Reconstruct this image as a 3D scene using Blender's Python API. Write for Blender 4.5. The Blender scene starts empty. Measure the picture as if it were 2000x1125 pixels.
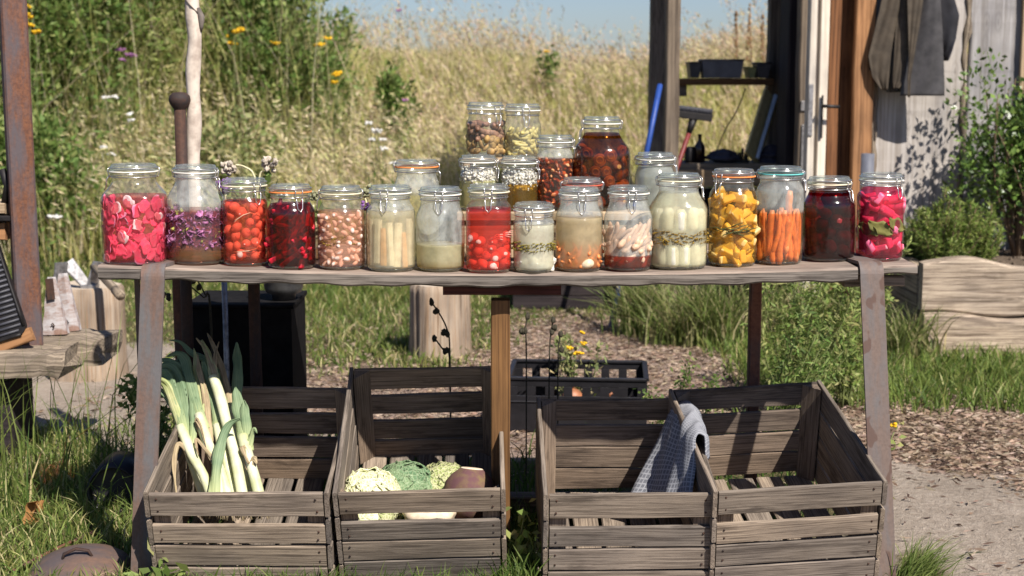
import bpy, bmesh, math, random
import numpy as np
from mathutils import Vector, Matrix, Euler
R_ = random.Random(7)
NR = np.random.default_rng(11)
SC = bpy.context.scene
COL = SC.collection
rad = math.radians

# ---------------------------------------------------------------- camera, sky, sun, exposure
CAM = Vector((0.0, -3.2, 1.17)); PITCH = rad(8.35); FPX = 2778.0
cd = bpy.data.cameras.new("camera"); cam = bpy.data.objects.new("camera", cd); COL.objects.link(cam)
cam.location = CAM; cam.rotation_euler = (math.pi/2 - PITCH, 0, 0)
cd.sensor_width = 36.0; cd.lens = 36.0*FPX/2000.0; cd.clip_start = 0.05; cd.clip_end = 3000
cd.dof.use_dof = True; cd.dof.focus_distance = 3.3; cd.dof.aperture_fstop = 5.0
SC.camera = cam
SUN_EL, SUN_AZ = rad(46), rad(33)          # azimuth measured from behind the camera towards the right
sdir = Vector((math.sin(SUN_AZ)*math.cos(SUN_EL), -math.cos(SUN_AZ)*math.cos(SUN_EL), math.sin(SUN_EL)))
sl = bpy.data.lights.new("sun", 'SUN'); so = bpy.data.objects.new("sun", sl); COL.objects.link(so)
sl.energy = 5.0; sl.angle = rad(0.5); sl.color = (1.0, 0.94, 0.86)
so.rotation_euler = sdir.to_track_quat('Z', 'Y').to_euler()
W = bpy.data.worlds.new("World"); SC.world = W; W.use_nodes = True
wn = W.node_tree; bg = wn.nodes["Background"]
sky = wn.nodes.new("ShaderNodeTexSky"); sky.sky_type = 'NISHITA'; sky.sun_disc = False
sky.sun_elevation = SUN_EL; sky.sun_rotation = math.atan2(sdir.x, sdir.y)
sky.air_density = 1.0; sky.dust_density = 0.6; sky.ozone_density = 1.5
tint = wn.nodes.new('ShaderNodeMix'); tint.data_type='RGBA'; tint.blend_type='MULTIPLY'; tint.inputs[0].default_value=1.0; tint.inputs[7].default_value=(.80,.87,1.10,1)
wn.links.new(sky.outputs[0], tint.inputs[6]); wn.links.new(tint.outputs[2], bg.inputs[0]); bg.inputs[1].default_value = 0.057
SC.view_settings.view_transform = 'Standard'; SC.view_settings.look = 'None'
SC.view_settings.exposure = 0.66; SC.view_settings.gamma = 1.0
cy = SC.cycles
cy.max_bounces = 8; cy.diffuse_bounces = 3; cy.glossy_bounces = 3; cy.transmission_bounces = 4
cy.transparent_max_bounces = 40; cy.caustics_reflective = False; cy.caustics_refractive = False

# ---------------------------------------------------------------- helpers
def ray(px, py):
    u = (px-1000)/FPX; v = (562.5-py)/FPX
    c, s = math.cos(PITCH), math.sin(PITCH)
    return Vector((u, c+v*s, -s+v*c))
def at(px, py, Y):
    d = ray(px, py); return CAM + d*((Y-CAM.y)/d.y)
def onz(px, py, z=0.0):
    d = ray(px, py); return CAM + d*((z-CAM.z)/d.z)
def lerp(a, b, t): return a+(b-a)*t
def sstep(a, b, x):
    t = min(1, max(0, (x-a)/(b-a))); return t*t*(3-2*t)

class MB:
    """collects shapes, with grain coordinates and a per-piece random value, into one mesh"""
    def __init__(s): s.v=[]; s.f=[]; s.m=[]; s.sm=[]; s.r=[]; s.g=[]
    def add(s, verts, faces, mat=0, smooth=True, grain=None, rnd=None):
        b=len(s.v); rnd = R_.random() if rnd is None else rnd
        s.v += [tuple(p) for p in verts]
        s.r += [rnd]*len(verts)
        s.g += [tuple(p) for p in (grain if grain is not None else verts)]
        for f in faces:
            s.f.append(tuple(i+b for i in f)); s.m.append(mat); s.sm.append(smooth)
    def plank(s, a, b, up, w, t, n=10, wob=.002, bow=0., cham=.003, mat=0, rnd=None, twist=0., ends=.0, tw=None):
        """board from a to b; width w along side, thickness t along up"""
        a=Vector(a); b=Vector(b); ax=(b-a); L=ax.length; ax.normalize()
        up=Vector(up); up=(up-ax*up.dot(ax)).normalized(); side=ax.cross(up)
        rnd = R_.random() if rnd is None else rnd
        off=rnd*50
        V=[];G=[];F=[]
        c=min(cham,t*.35,w*.35)
        def wv(k,x): return math.sin(x*7.3+k*2.1+off)*.5+math.sin(x*17.1+k*3.7+off*1.7)*.3+math.sin(x*41+k*5+off)*.2
        for i in range(n+1):
            q=i/n; x=q*L
            hw=w/2; ht=t/2
            if tw: hw*=lerp(1,tw,q)
            cen=a+ax*x+up*(bow*math.sin(math.pi*q))
            if i in (0,n) and ends: cen=cen+ax*R_.uniform(-ends,ends)
            e1=wob*wv(1,x); e2=wob*wv(2,x); e3=wob*.6*wv(3,x); e4=wob*.6*wv(4,x)
            an=twist*(q-.5); ca,sa=math.cos(an),math.sin(an)
            pts=[(-hw+e1,-ht+c+e3),(-hw+e1+c,-ht+e3),(hw+e2-c,-ht+e4),(hw+e2,-ht+c+e4),(hw+e2,ht-c+e4),(hw+e2-c,ht+e4),(-hw+e1+c,ht+e3),(-hw+e1,ht-c+e3)]
            for (p,r) in pts:
                pp=p*ca-r*sa; rr=p*sa+r*ca
                V.append(cen+side*pp+up*rr); G.append((x+off,p+off*.37,r+off*.11))
        for i in range(n):
            for k in range(8):
                k2=(k+1)%8
                F.append((i*8+k,i*8+k2,i*8+8+k2,i*8+8+k))
        F.append(tuple(range(8))[::-1]); F.append(tuple(n*8+k for k in range(8)))
        s.add(V,F,mat,False,G,rnd)
    def box(s, c, size, rot=None, cham=.003, mat=0, rnd=None):
        c=Vector(c); sx,sy,sz=size
        M=rot.to_3x3() if rot is not None else Matrix.Identity(3)
        s.plank(c+M@Vector((-sx/2,0,0)), c+M@Vector((sx/2,0,0)), M@Vector((0,0,1)), sy, sz, n=1, wob=0, cham=cham, mat=mat, rnd=rnd)
    def tube(s, pts, radii, sides=10, mat=0, rnd=None, caps=True, smooth=True, wob=0., flat=1.0):
        pts=[Vector(p) for p in pts]; n=len(pts)
        if not hasattr(radii,'__len__'): radii=[radii]*n
        rnd = R_.random() if rnd is None else rnd; off=rnd*50
        V=[];G=[];F=[]; L=0
        prev=None
        for i,p in enumerate(pts):
            d=(pts[min(i+1,n-1)]-pts[max(i-1,0)])
            d=d.normalized() if d.length>1e-9 else Vector((0,0,1))
            if prev is None:
                h=Vector((0,0,1)) if abs(d.z)<.9 else Vector((1,0,0))
                x=d.cross(h).normalized()
            else:
                x=(prev-d*prev.dot(d))
                x=x.normalized() if x.length>1e-6 else d.orthogonal().normalized()
            prev=x; y=d.cross(x)
            if i: L+=(pts[i]-pts[i-1]).length
            for k in range(sides):
                a=2*math.pi*k/sides
                r=radii[i]*(1+wob*(math.sin(3*a+L*9+off)+math.sin(5*a-L*23+off)*.6+math.sin(2*a+L*41+off)*.5))
                q=x*(r*math.cos(a))+y*(r*math.sin(a)*flat)
                V.append(p+q); G.append((L+off, r*math.cos(a)+off*.3, r*math.sin(a)))
        for i in range(n-1):
            for k in range(sides):
                k2=(k+1)%sides
                F.append((i*sides+k,i*sides+k2,(i+1)*sides+k2,(i+1)*sides+k))
        if caps:
            F.append(tuple(range(sides))[::-1]); F.append(tuple((n-1)*sides+k for k in range(sides)))
        s.add(V,F,mat,smooth,G,rnd)
    def lathe(s, prof, seg=36, c=(0,0,0), mat=0, rnd=None, sq=None, smooth=True, bump=None):
        """prof: (r,z) pairs; sq(z) -> superellipse exponent"""
        V=[];F=[];n=len(prof); cx,cy,cz=c
        for (r,z) in prof:
            e=sq(z) if sq else 2.
            for k in range(seg):
                a=2*math.pi*k/seg; ca,sa=math.cos(a),math.sin(a)
                rr=r
                if e>2.01: rr=r/((abs(ca)**e+abs(sa)**e)**(1/e))*.965
                if bump: rr*=1+bump(a,z)
                V.append((cx+rr*ca,cy+rr*sa,cz+z))
        for i in range(n-1):
            for k in range(seg):
                k2=(k+1)%seg
                F.append((i*seg+k,i*seg+k2,(i+1)*seg+k2,(i+1)*seg+k))
        s.add(V,F,mat,smooth,None,rnd)
    def blob(s, c, size, rot=None, nz=.1, freq=2., mat=0, rnd=None, seg=14, rings=9, fn=None):
        M=rot.to_3x3() if rot is not None else Matrix.Identity(3)
        o=R_.uniform(0,99); V=[];F=[];c=Vector(c);G=[]
        for i in range(rings+1):
            th=math.pi*i/rings
            for k in range(seg):
                a=2*math.pi*k/seg
                d=Vector((math.sin(th)*math.cos(a),math.sin(th)*math.sin(a),math.cos(th)))
                m=1+nz*(math.sin(d.x*freq*2+o)+math.sin(d.y*freq*2.3+o*1.3)+math.sin(d.z*freq*2.7+o*2.1))/2
                if fn: m*=fn(d)
                p=Vector((d.x*size[0],d.y*size[1],d.z*size[2]))*m
                V.append(c+M@p); G.append(tuple(p))
        for i in range(rings):
            for k in range(seg):
                k2=(k+1)%seg
                F.append((i*seg+k,(i+1)*seg+k,(i+1)*seg+k2,i*seg+k2))
        s.add(V,F,mat,True,G,rnd)
    def grid(s, P, mat=0, smooth=True, rnd=None, thick=0., grain=None):
        """P: rows of points; thick>0 makes a closed shell"""
        nr=len(P); nc=len(P[0]); P=[[Vector(p) for p in r] for r in P]
        V=[p for r in P for p in r]; G=[grain[i][j] for i in range(nr) for j in range(nc)] if grain else list(V)
        F=[(i*nc+j,i*nc+j+1,(i+1)*nc+j+1,(i+1)*nc+j) for i in range(nr-1) for j in range(nc-1)]
        if thick:
            N=[]
            for i in range(nr):
                for j in range(nc):
                    a=P[min(i+1,nr-1)][j]-P[max(i-1,0)][j]; b=P[i][min(j+1,nc-1)]-P[i][max(j-1,0)]
                    n=b.cross(a); N.append(n.normalized() if n.length>1e-12 else Vector((0,0,1)))
            b0=len(V); V=V+[v-n*thick for v,n in zip(V,N)]; G=G+G
            F+= [tuple(i+b0 for i in f[::-1]) for f in F]
            bd=[(0,j) for j in range(nc)]+[(i,nc-1) for i in range(1,nr)]+[(nr-1,j) for j in range(nc-2,-1,-1)]+[(i,0) for i in range(nr-2,0,-1)]
            ids=[i*nc+j for i,j in bd]
            for k in range(len(ids)):
                a=ids[k];b=ids[(k+1)%len(ids)]
                F.append((b,a,a+b0,b+b0))
        s.add(V,F,mat,smooth,G,rnd)
    def build(s, name, mats, parent=None, loc=None):
        me=bpy.data.meshes.new(name); me.from_pydata(s.v,[],s.f)
        if not isinstance(mats,(list,tuple)): mats=[mats]
        for m in mats: me.materials.append(m)
        me.polygons.foreach_set('material_index', s.m); me.polygons.foreach_set('use_smooth', s.sm)
        a=me.attributes.new('rnd','FLOAT','POINT'); a.data.foreach_set('value', s.r)
        g=me.attributes.new('gc','FLOAT_VECTOR','POINT'); g.data.foreach_set('vector', [x for p in s.g for x in p])
        me.update()
        o=bpy.data.objects.new(name,me); COL.objects.link(o)
        if parent is not None: o.parent=parent
        if loc is not None: o.location=loc
        return o

def tag(o,label,cat,group=None):
    o['label']=label; o['category']=cat
    if group: o['group']=group
    return o
def thing(name,label,cat,loc=(0,0,0),rot=(0,0,0),group=None):
    o=bpy.data.objects.new(name,None); COL.objects.link(o); o.location=loc; o.rotation_euler=rot
    o.empty_display_size=.05
    return tag(o,label,cat,group)
def structure(o): o['kind']='structure'; return o
def stuff(o): o['kind']='stuff'; return o
def rotm(x=0,y=0,z=0): return Euler((x,y,z)).to_matrix()

# numpy foliage -----------------------------------------------------------
class FM:
    def __init__(s): s.V=[];s.Q=[];s.T=[];s.C=[];s.n=0
    def blades(s, base, h, w, lean, col, tipcol=None, curve=1.0):
        """base Nx3, h N, w N, lean Nx2 horizontal offset of the tip (fraction of h), col Nx3"""
        N=len(base)
        if N==0: return
        yaw=NR.uniform(0,2*np.pi,N); sx=np.cos(yaw)*w/2; sy=np.sin(yaw)*w/2
        ts=[0,.4,.75,1.]; ws=[1,.85,.55,0]
        L=[];K=[]
        for t,ww in zip(ts,ws):
            k=t**(1+curve)
            cx=base[:,0]+lean[:,0]*h*k; cy_=base[:,1]+lean[:,1]*h*k
            cz=base[:,2]+h*t*(1-.25*t*np.minimum(1.6,np.hypot(lean[:,0],lean[:,1])))
            cc=col if tipcol is None else col*(1-t)+tipcol*t
            if ww>0:
                L.append(np.stack([cx-sx*ww,cy_-sy*ww,cz],1)); L.append(np.stack([cx+sx*ww,cy_+sy*ww,cz],1)); K+= [cc,cc]
            else:
                L.append(np.stack([cx,cy_,cz],1)); K.append(cc)
        V=np.stack(L,1).reshape(-1,3); C=np.stack(K,1).reshape(-1,3)
        b=s.n+np.arange(N)*7
        s.Q.append(np.stack([b,b+1,b+3,b+2],1)); s.Q.append(np.stack([b+2,b+3,b+5,b+4],1)); s.T.append(np.stack([b+4,b+5,b+6],1))
        s.V.append(V); s.C.append(C); s.n+=len(V)
    def leaves(s, pos, dirv, length, width, col, fold=.15):
        """rhombic leaf cards: pos Nx3, dirv Nx3 unit"""
        N=len(pos)
        if N==0: return
        r=NR.normal(size=(N,3)); side=np.cross(dirv,r); side/=np.linalg.norm(side,axis=1,keepdims=True)+1e-9
        nn=np.cross(dirv,side)
        length=np.asarray(length)[:,None]; width=np.asarray(width)[:,None]
        p0=pos; p2=pos+dirv*length; m=pos+dirv*length*.45+nn*width*fold
        V=np.stack([p0,m+side*width/2,p2,m-side*width/2],1).reshape(-1,3)
        b=s.n+np.arange(N)*4
        s.Q.append(np.stack([b,b+1,b+2,b+3],1)); s.V.append(V); s.C.append(np.repeat(col,4,0)); s.n+=len(V)
    def build(s,name,mat,parent=None):
        V=np.concatenate(s.V).astype(np.float32); C=np.concatenate(s.C)
        Q=np.concatenate(s.Q) if s.Q else np.zeros((0,4),int); T=np.concatenate(s.T) if s.T else np.zeros((0,3),int)
        me=bpy.data.meshes.new(name); me.vertices.add(len(V)); me.vertices.foreach_set('co',V.ravel())
        nl=Q.size+T.size; me.loops.add(nl); me.loops.foreach_set('vertex_index',np.concatenate([Q.ravel(),T.ravel()]).astype(np.int32))
        ls=np.concatenate([np.arange(len(Q))*4, Q.size+np.arange(len(T))*3]).astype(np.int32)
        me.polygons.add(len(ls)); me.polygons.foreach_set('loop_start',ls)
        a=me.attributes.new('col','FLOAT_COLOR','POINT'); a.data.foreach_set('color',np.concatenate([C,np.ones((len(C),1))],1).astype(np.float32).ravel())
        me.update(); me.validate()
        me.materials.append(mat)
        o=bpy.data.objects.new(name,me); COL.objects.link(o)
        if parent is not None: o.parent=parent
        return o
def mixcols(N, cols, weights=None, jit=.18):
    cols=np.array(cols); p=None if weights is None else np.array(weights)/sum(weights)
    c=cols[NR.choice(len(cols),N,p=p)]
    return np.clip(c*NR.uniform(1-jit,1+jit,(N,1))*NR.uniform(.94,1.06,(N,3)),0,1)

# ---------------------------------------------------------------- materials
def newmat(name):
    m=bpy.data.materials.new(name); m.use_nodes=True
    nt=m.node_tree; return m,nt,nt.nodes['Principled BSDF']
def nd(nt,t,**kw):
    n=nt.nodes.new(t)
    for k,v in kw.items():
        if k in n.inputs.keys() if isinstance(k,str) and hasattr(n.inputs,'keys') else False: n.inputs[k].default_value=v
        else: setattr(n,k,v)
    return n
def ramp(nt, fac, stops):
    r=nt.nodes.new('ShaderNodeValToRGB'); e=r.color_ramp.elements
    while len(e)<len(stops): e.new(.5)
    for i,(p,c) in enumerate(stops):
        e[i].position=p; e[i].color=(*c,1)
    nt.links.new(fac,r.inputs[0]); return r.outputs[0]
def attr(nt,name,out='Fac'):
    a=nt.nodes.new('ShaderNodeAttribute'); a.attribute_name=name; return a.outputs[out]
def noise(nt,vec,scale,detail=4,rough=.6,dist=0.):
    n=nt.nodes.new('ShaderNodeTexNoise'); n.inputs['Scale'].default_value=scale; n.inputs['Detail'].default_value=detail
    n.inputs['Roughness'].default_value=rough; n.inputs['Distortion'].default_value=dist
    if vec is not None: nt.links.new(vec,n.inputs['Vector'])
    return n.outputs['Fac']
def mapping(nt,vec,scale):
    m=nt.nodes.new('ShaderNodeMapping'); m.inputs['Scale'].default_value=scale; nt.links.new(vec,m.inputs['Vector']); return m.outputs[0]
def math_(nt,op,a,b=None):
    m=nt.nodes.new('ShaderNodeMath'); m.operation=op
    for i,x in enumerate((a,b)):
        if x is None: continue
        if isinstance(x,(int,float)): m.inputs[i].default_value=x
        else: nt.links.new(x,m.inputs[i])
    return m.outputs[0]
def mixc(nt,fac,a,b,blend='MIX'):
    m=nt.nodes.new('ShaderNodeMix'); m.data_type='RGBA'; m.blend_type=blend
    for k,x in ((0,fac),(6,a),(7,b)):
        if isinstance(x,(int,float)): m.inputs[k].default_value=x
        elif isinstance(x,(tuple,list)): m.inputs[k].default_value=(*x,1)
        else: nt.links.new(x,m.inputs[k])
    return m.outputs[2]
def bump(nt,b,h,strength=.4,dist=.003):
    n=nt.nodes.new('ShaderNodeBump'); n.inputs['Strength'].default_value=strength; n.inputs['Distance'].default_value=dist
    nt.links.new(h,n.inputs['Height']); nt.links.new(n.outputs[0],b.inputs['Normal'])
def wood(name, light, dark, streak, grain=1.0, rough=.85, knots=True, contrast=1.0, bumps=.5, stain=None, sscale=(9,14,14)):
    m,nt,b=newmat(name)
    gc=attr(nt,'gc','Vector')
    fine=noise(nt,mapping(nt,gc,(3*grain,160*grain,160*grain)),1.,5,.65)
    wav=noise(nt,mapping(nt,gc,(1.6*grain,26*grain,26*grain)),1.,4,.6,1.2)
    if knots:
        dn=nt.nodes.new('ShaderNodeTexVoronoi'); dn.inputs['Scale'].default_value=1.
        nt.links.new(mapping(nt,gc,(4.5,14,14)),dn.inputs['Vector'])
        kd=dn.outputs['Distance']
        rings=math_(nt,'SINE',math_(nt,'MULTIPLY',kd,38.))
        kf=math_(nt,'MULTIPLY',math_(nt,'SUBTRACT',1.,math_(nt,'MINIMUM',math_(nt,'MULTIPLY',kd,2.6),1.)),.8)
    base=ramp(nt,wav,[(.25,dark),(.48,light),(.62,tuple(x*1.12 for x in light)),(.8,tuple(lerp(a,c,.5) for a,c in zip(light,streak)))])
    c=mixc(nt,ramp(nt,fine,[(.36,(1,1,1)),(.56,(0,0,0))]),base,streak)
    if knots:
        c=mixc(nt,math_(nt,'MULTIPLY',kf,math_(nt,'ADD',.55,math_(nt,'MULTIPLY',rings,.35))),c,tuple(x*.5 for x in dark))
    big=noise(nt,mapping(nt,gc,(5,9,9)),1.,3,.5)
    c=mixc(nt,1.0,c,ramp(nt,big,[(.3,(.72,.72,.74)),(.6,(1.05,1.04,1.02))]),'MULTIPLY')
    if stain:
        c=mixc(nt,ramp(nt,noise(nt,mapping(nt,gc,sscale),1.,5,.65),[(.56,(0,0,0)),(.66,(.8,.8,.8))]),c,stain)
    rv=attr(nt,'rnd')
    c=mixc(nt,1.0,c,ramp(nt,rv,[(0.,(.66,.68,.72)),(.35,(.98,.93,.86)),(.6,(.86,.86,.88)),(1.,(1.22,1.16,1.08))]),'MULTIPLY')
    nt.links.new(c,b.inputs['Base Color']); b.inputs['Roughness'].default_value=rough; b.inputs['Specular IOR Level'].default_value=.2
    bump(nt,b,math_(nt,'ADD',math_(nt,'MULTIPLY',fine,.7),wav),bumps,.0025)
    return m
def plain(name,color,rough=.6,var=.2,scale=40,metal=0.,spec=.4,obj=0.,bumps=0.,second=None,trans=0.,coord='gc'):
    m,nt,b=newmat(name)
    gc=attr(nt,coord,'Vector')
    n=noise(nt,gc,scale,4,.6)
    lo=tuple(x*(1-var) for x in color); hi=tuple(min(1,x*(1+var)) for x in color)
    c=ramp(nt,n,[(.35,second or lo),(.6,hi)])
    if obj:
        oi=nt.nodes.new('ShaderNodeObjectInfo')
        c=mixc(nt,1.0,c,ramp(nt,oi.outputs['Random'],[(0,(1-obj,1-obj*1.2,1-obj*1.2)),(1,(1+obj,1+obj,1+obj))]),'MULTIPLY')
    nt.links.new(c,b.inputs['Base Color']); b.inputs['Roughness'].default_value=rough; b.inputs['Metallic'].default_value=metal
    b.inputs['Specular IOR Level'].default_value=spec
    if bumps: bump(nt,b,n,bumps,.002)
    if trans:
        t=nt.nodes.new('ShaderNodeBsdfTranslucent'); nt.links.new(c,t.inputs[0])
        mx=nt.nodes.new('ShaderNodeMixShader'); mx.inputs[0].default_value=trans
        nt.links.new(b.outputs[0],mx.inputs[1]); nt.links.new(t.outputs[0],mx.inputs[2])
        nt.links.new(mx.outputs[0],nt.nodes['Material Output'].inputs[0])
    return m
def rust(name, steel, r1, r2, amt=.5, rough=.75, scale=1.0, streak=6., metal=.25, stain=None):
    m,nt,b=newmat(name)
    gc=attr(nt,'gc','Vector')
    n1=noise(nt,mapping(nt,gc,(streak*scale,30*scale,30*scale)),1.,6,.7)
    n2=noise(nt,gc,110*scale,3,.7)
    n3=noise(nt,mapping(nt,gc,(3*scale,12*scale,12*scale)),1.,4,.6)
    rc=ramp(nt,n2,[(.35,r1),(.65,r2)])
    f=ramp(nt,math_(nt,'ADD',math_(nt,'MULTIPLY',n1,.7),math_(nt,'MULTIPLY',n3,.3)),[(.5-amt*.3,(1,1,1)),(.6-amt*.18,(0,0,0))] if amt<0 else [(.40+.2*(.5-amt),(0,0,0)),(.56+.2*(.5-amt),(1,1,1))])
    c=mixc(nt,f,mixc(nt,n2,tuple(x*.7 for x in steel),steel),rc)
    if stain:
        v=noise(nt,mapping(nt,gc,(16,24,24)),1.,2,.4)
        c=mixc(nt,ramp(nt,v,[(.62,(0,0,0)),(.65,(.85,.85,.85))]),c,stain)
    nt.links.new(c,b.inputs['Base Color']); b.inputs['Roughness'].default_value=rough; b.inputs['Metallic'].default_value=metal
    b.inputs['Specular IOR Level'].default_value=.3
    bump(nt,b,math_(nt,'ADD',n1,math_(nt,'MULTIPLY',n2,.4)),.35,.002)
    return m
def leafmat(name,trans=.35,rough=.55,spec=.25):
    m,nt,b=newmat(name)
    c=attr(nt,'col','Color')
    nt.links.new(c,b.inputs['Base Color']); b.inputs['Roughness'].default_value=rough; b.inputs['Specular IOR Level'].default_value=spec
    t=nt.nodes.new('ShaderNodeBsdfTranslucent'); nt.links.new(c,t.inputs[0])
    mx=nt.nodes.new('ShaderNodeMixShader'); mx.inputs[0].default_value=trans
    nt.links.new(b.outputs[0],mx.inputs[1]); nt.links.new(t.outputs[0],mx.inputs[2])
    nt.links.new(mx.outputs[0],nt.nodes['Material Output'].inputs[0])
    return m
def glass(name,haze=.05,edge=(.50,.54,.51),tint=(.975,.975,.965),hcol=(.77,.77,.72),refl=.75,rough=.12,hscale=60):
    m,nt,b=newmat(name); nt.nodes.remove(b)
    lw=nt.nodes.new('ShaderNodeLayerWeight'); lw.inputs[0].default_value=.5
    f=lw.outputs['Facing']
    tc=ramp(nt,f,[(0.,tint),(.72,tuple(lerp(a,c,.25) for a,c in zip(tint,edge))),(.97,edge)])
    tr=nt.nodes.new('ShaderNodeBsdfTransparent'); nt.links.new(tc,tr.inputs[0])
    gl=nt.nodes.new('ShaderNodeBsdfGlossy'); gl.inputs['Roughness'].default_value=rough; gl.inputs[0].default_value=(.95,.97,.97,1)
    fr=math_(nt,'ADD',.055,math_(nt,'MULTIPLY',math_(nt,'POWER',f,4.),refl*.8))
    mx=nt.nodes.new('ShaderNodeMixShader'); nt.links.new(fr,mx.inputs[0]); nt.links.new(tr.outputs[0],mx.inputs[1]); nt.links.new(gl.outputs[0],mx.inputs[2])
    df=nt.nodes.new('ShaderNodeBsdfDiffuse'); df.inputs[0].default_value=(*hcol,1)
    gc=attr(nt,'gc','Vector')
    n=noise(nt,gc,hscale,5,.7); n2=noise(nt,mapping(nt,gc,(60,60,12)),1.,3,.5)
    hz=math_(nt,'MULTIPLY',ramp(nt,math_(nt,'MULTIPLY',math_(nt,'ADD',n,n2),.5),[(.35,(.3,.3,.3)),(.65,(1,1,1))]),haze*1.5)
    hz=math_(nt,'MULTIPLY',hz,attr(nt,'rnd'))
    mx2=nt.nodes.new('ShaderNodeMixShader'); nt.links.new(hz,mx2.inputs[0]); nt.links.new(mx.outputs[0],mx2.inputs[1]); nt.links.new(df.outputs[0],mx2.inputs[2])
    nt.links.new(mx2.outputs[0],nt.nodes['Material Output'].inputs[0])
    # glass ripples
    bp=nt.nodes.new('ShaderNodeBump'); bp.inputs['Strength'].default_value=.12; bp.inputs['Distance'].default_value=.004
    nt.links.new(noise(nt,gc,26,2,.5),bp.inputs['Height']); nt.links.new(bp.outputs[0],gl.inputs['Normal'])
    return m
def liquid(name,tint,cloud=.2,ccol=None,low=None,zmix=(0,.1),rough=.15,var=.15):
    """tinted clear liquid with suspended cloudiness; low = colour of what has settled at the bottom"""
    m,nt,b=newmat(name)
    tr=nt.nodes.new('ShaderNodeBsdfTransparent'); tr.inputs[0].default_value=(*tint,1)
    ccol=ccol or tint
    gc=attr(nt,'gc','Vector')
    n=noise(nt,gc,45,4,.6)
    c=ramp(nt,n,[(.35,tuple(x*(1-var) for x in ccol)),(.65,tuple(min(1,x*(1+var)) for x in ccol))])
    if low:
        sp=nt.nodes.new('ShaderNodeSeparateXYZ'); nt.links.new(gc,sp.inputs[0])
        z=math_(nt,'ADD',sp.outputs[2],math_(nt,'MULTIPLY',math_(nt,'SUBTRACT',noise(nt,gc,30,3,.6),.5),.02))
        mr=nt.nodes.new('ShaderNodeMapRange'); mr.inputs[1].default_value=zmix[0]; mr.inputs[2].default_value=zmix[1]
        nt.links.new(z,mr.inputs[0])
        c=mixc(nt,mr.outputs[0],low,c)
    nt.links.new(c,b.inputs['Base Color']); b.inputs['Roughness'].default_value=rough; b.inputs['Specular IOR Level'].default_value=.1
    t2=nt.nodes.new('ShaderNodeBsdfTranslucent'); nt.links.new(c,t2.inputs[0])
    mt=nt.nodes.new('ShaderNodeMixShader'); mt.inputs[0].default_value=.4
    nt.links.new(b.outputs[0],mt.inputs[1]); nt.links.new(t2.outputs[0],mt.inputs[2])
    mx=nt.nodes.new('ShaderNodeMixShader'); mx.inputs[0].default_value=cloud
    nt.links.new(tr.outputs[0],mx.inputs[1]); nt.links.new(mt.outputs[0],mx.inputs[2])
    nt.links.new(mx.outputs[0],nt.nodes['Material Output'].inputs[0])
    return m

M={}
M['grey_wood']=wood('weathered_grey_wood',(.272,.226,.182),(.19,.155,.124),(.095,.076,.062),grain=2.2,stain=(.085,.068,.054),sscale=(5,26,26))
M['dark_wood']=wood('dark_weathered_wood',(.17,.135,.108),(.10,.078,.062),(.055,.042,.035))
M['crate_in']=wood('crate_board_wood',(.26,.20,.152),(.175,.132,.10),(.09,.068,.052),grain=2.2,stain=(.07,.052,.04),sscale=(5,22,22))
M['top_wood']=wood('tabletop_wood',(.36,.29,.235),(.24,.19,.155),(.15,.115,.095),bumps=.35)
M['top_edge']=wood('weathered_board_edge',(.20,.175,.15),(.12,.102,.086),(.06,.05,.042),grain=1.2,knots=False,bumps=.9)
M['wall_wood']=wood('silvered_larch_wall',(.45,.43,.42),(.34,.318,.305),(.30,.275,.255),grain=.5,knots=True,bumps=.3)
M['slab_wood']=wood('pale_slab_wood',(.45,.37,.285),(.24,.18,.132),(.12,.09,.066),grain=1.0,bumps=1.,stain=(.16,.125,.10),sscale=(3,30,30))
M['beam_wood']=wood('old_beam_wood',(.33,.27,.20),(.19,.15,.11),(.09,.07,.055),grain=.7,bumps=.9)
M['ochre_wood']=wood('ochre_post_wood',(.16,.085,.034),(.115,.06,.025),(.075,.038,.017),rough=.6)
M['orange_wood']=wood('orange_larch_wood',(.40,.21,.10),(.29,.145,.065),(.19,.095,.045),grain=.5)
M['brown_log']=wood('brown_log_wood',(.26,.115,.05),(.17,.07,.032),(.09,.04,.02),grain=.6)
M['red_beam']=wood('red_brown_beam',(.10,.035,.028),(.06,.02,.018),(.035,.014,.012))
M['shed_post']=wood('shed_post_wood',(.20,.165,.13),(.13,.10,.08),(.07,.055,.045),grain=.6)
M['shed_dark']=wood('near_black_boards',(.035,.028,.03),(.022,.018,.02),(.014,.011,.013),grain=.6)  # near-black; stands in for shade at the shed front and bench leg
M['white_paint']=wood('white_painted_wood',(.70,.64,.55),(.63,.57,.49),(.5,.45,.38),grain=.5,knots=False,bumps=.2)
M['pale_pine']=wood('pale_pine',(.46,.35,.23),(.37,.27,.17),(.28,.195,.12),grain=.6)
M['rust_leg']=rust('rusty_strap_steel',(.165,.155,.155),(.135,.092,.075),(.185,.118,.092),amt=.42)
M['rust_leg2']=rust('stained_strap_steel',(.175,.155,.15),(.15,.11,.093),(.185,.135,.113),amt=.5,stain=(.115,.07,.055))
M['rust_post']=rust('rusty_square_tube',(.125,.10,.105),(.11,.05,.034),(.20,.085,.045),amt=.48)
M['rust_dark']=rust('dark_rust',(.045,.036,.035),(.05,.027,.02),(.085,.042,.028),amt=.5)
M['rust_leg_dark']=rust('rear_leg_rust',(.11,.075,.065),(.12,.05,.032),(.20,.085,.05),amt=.5)
M['iron']=plain('grey_iron',(.28,.27,.27),.45,.35,60,.7,.5,bumps=.2)
M['black_iron']=plain('black_iron',(.014,.012,.012),.55,.3,50,.2,.4)
M['steel_dark']=plain('dull_pot_steel',(.17,.17,.175),.35,.25,30,.8,.5)
M['chrome']=plain('clasp_wire',(.62,.60,.58),.28,.15,60,.95,.5)
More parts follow.
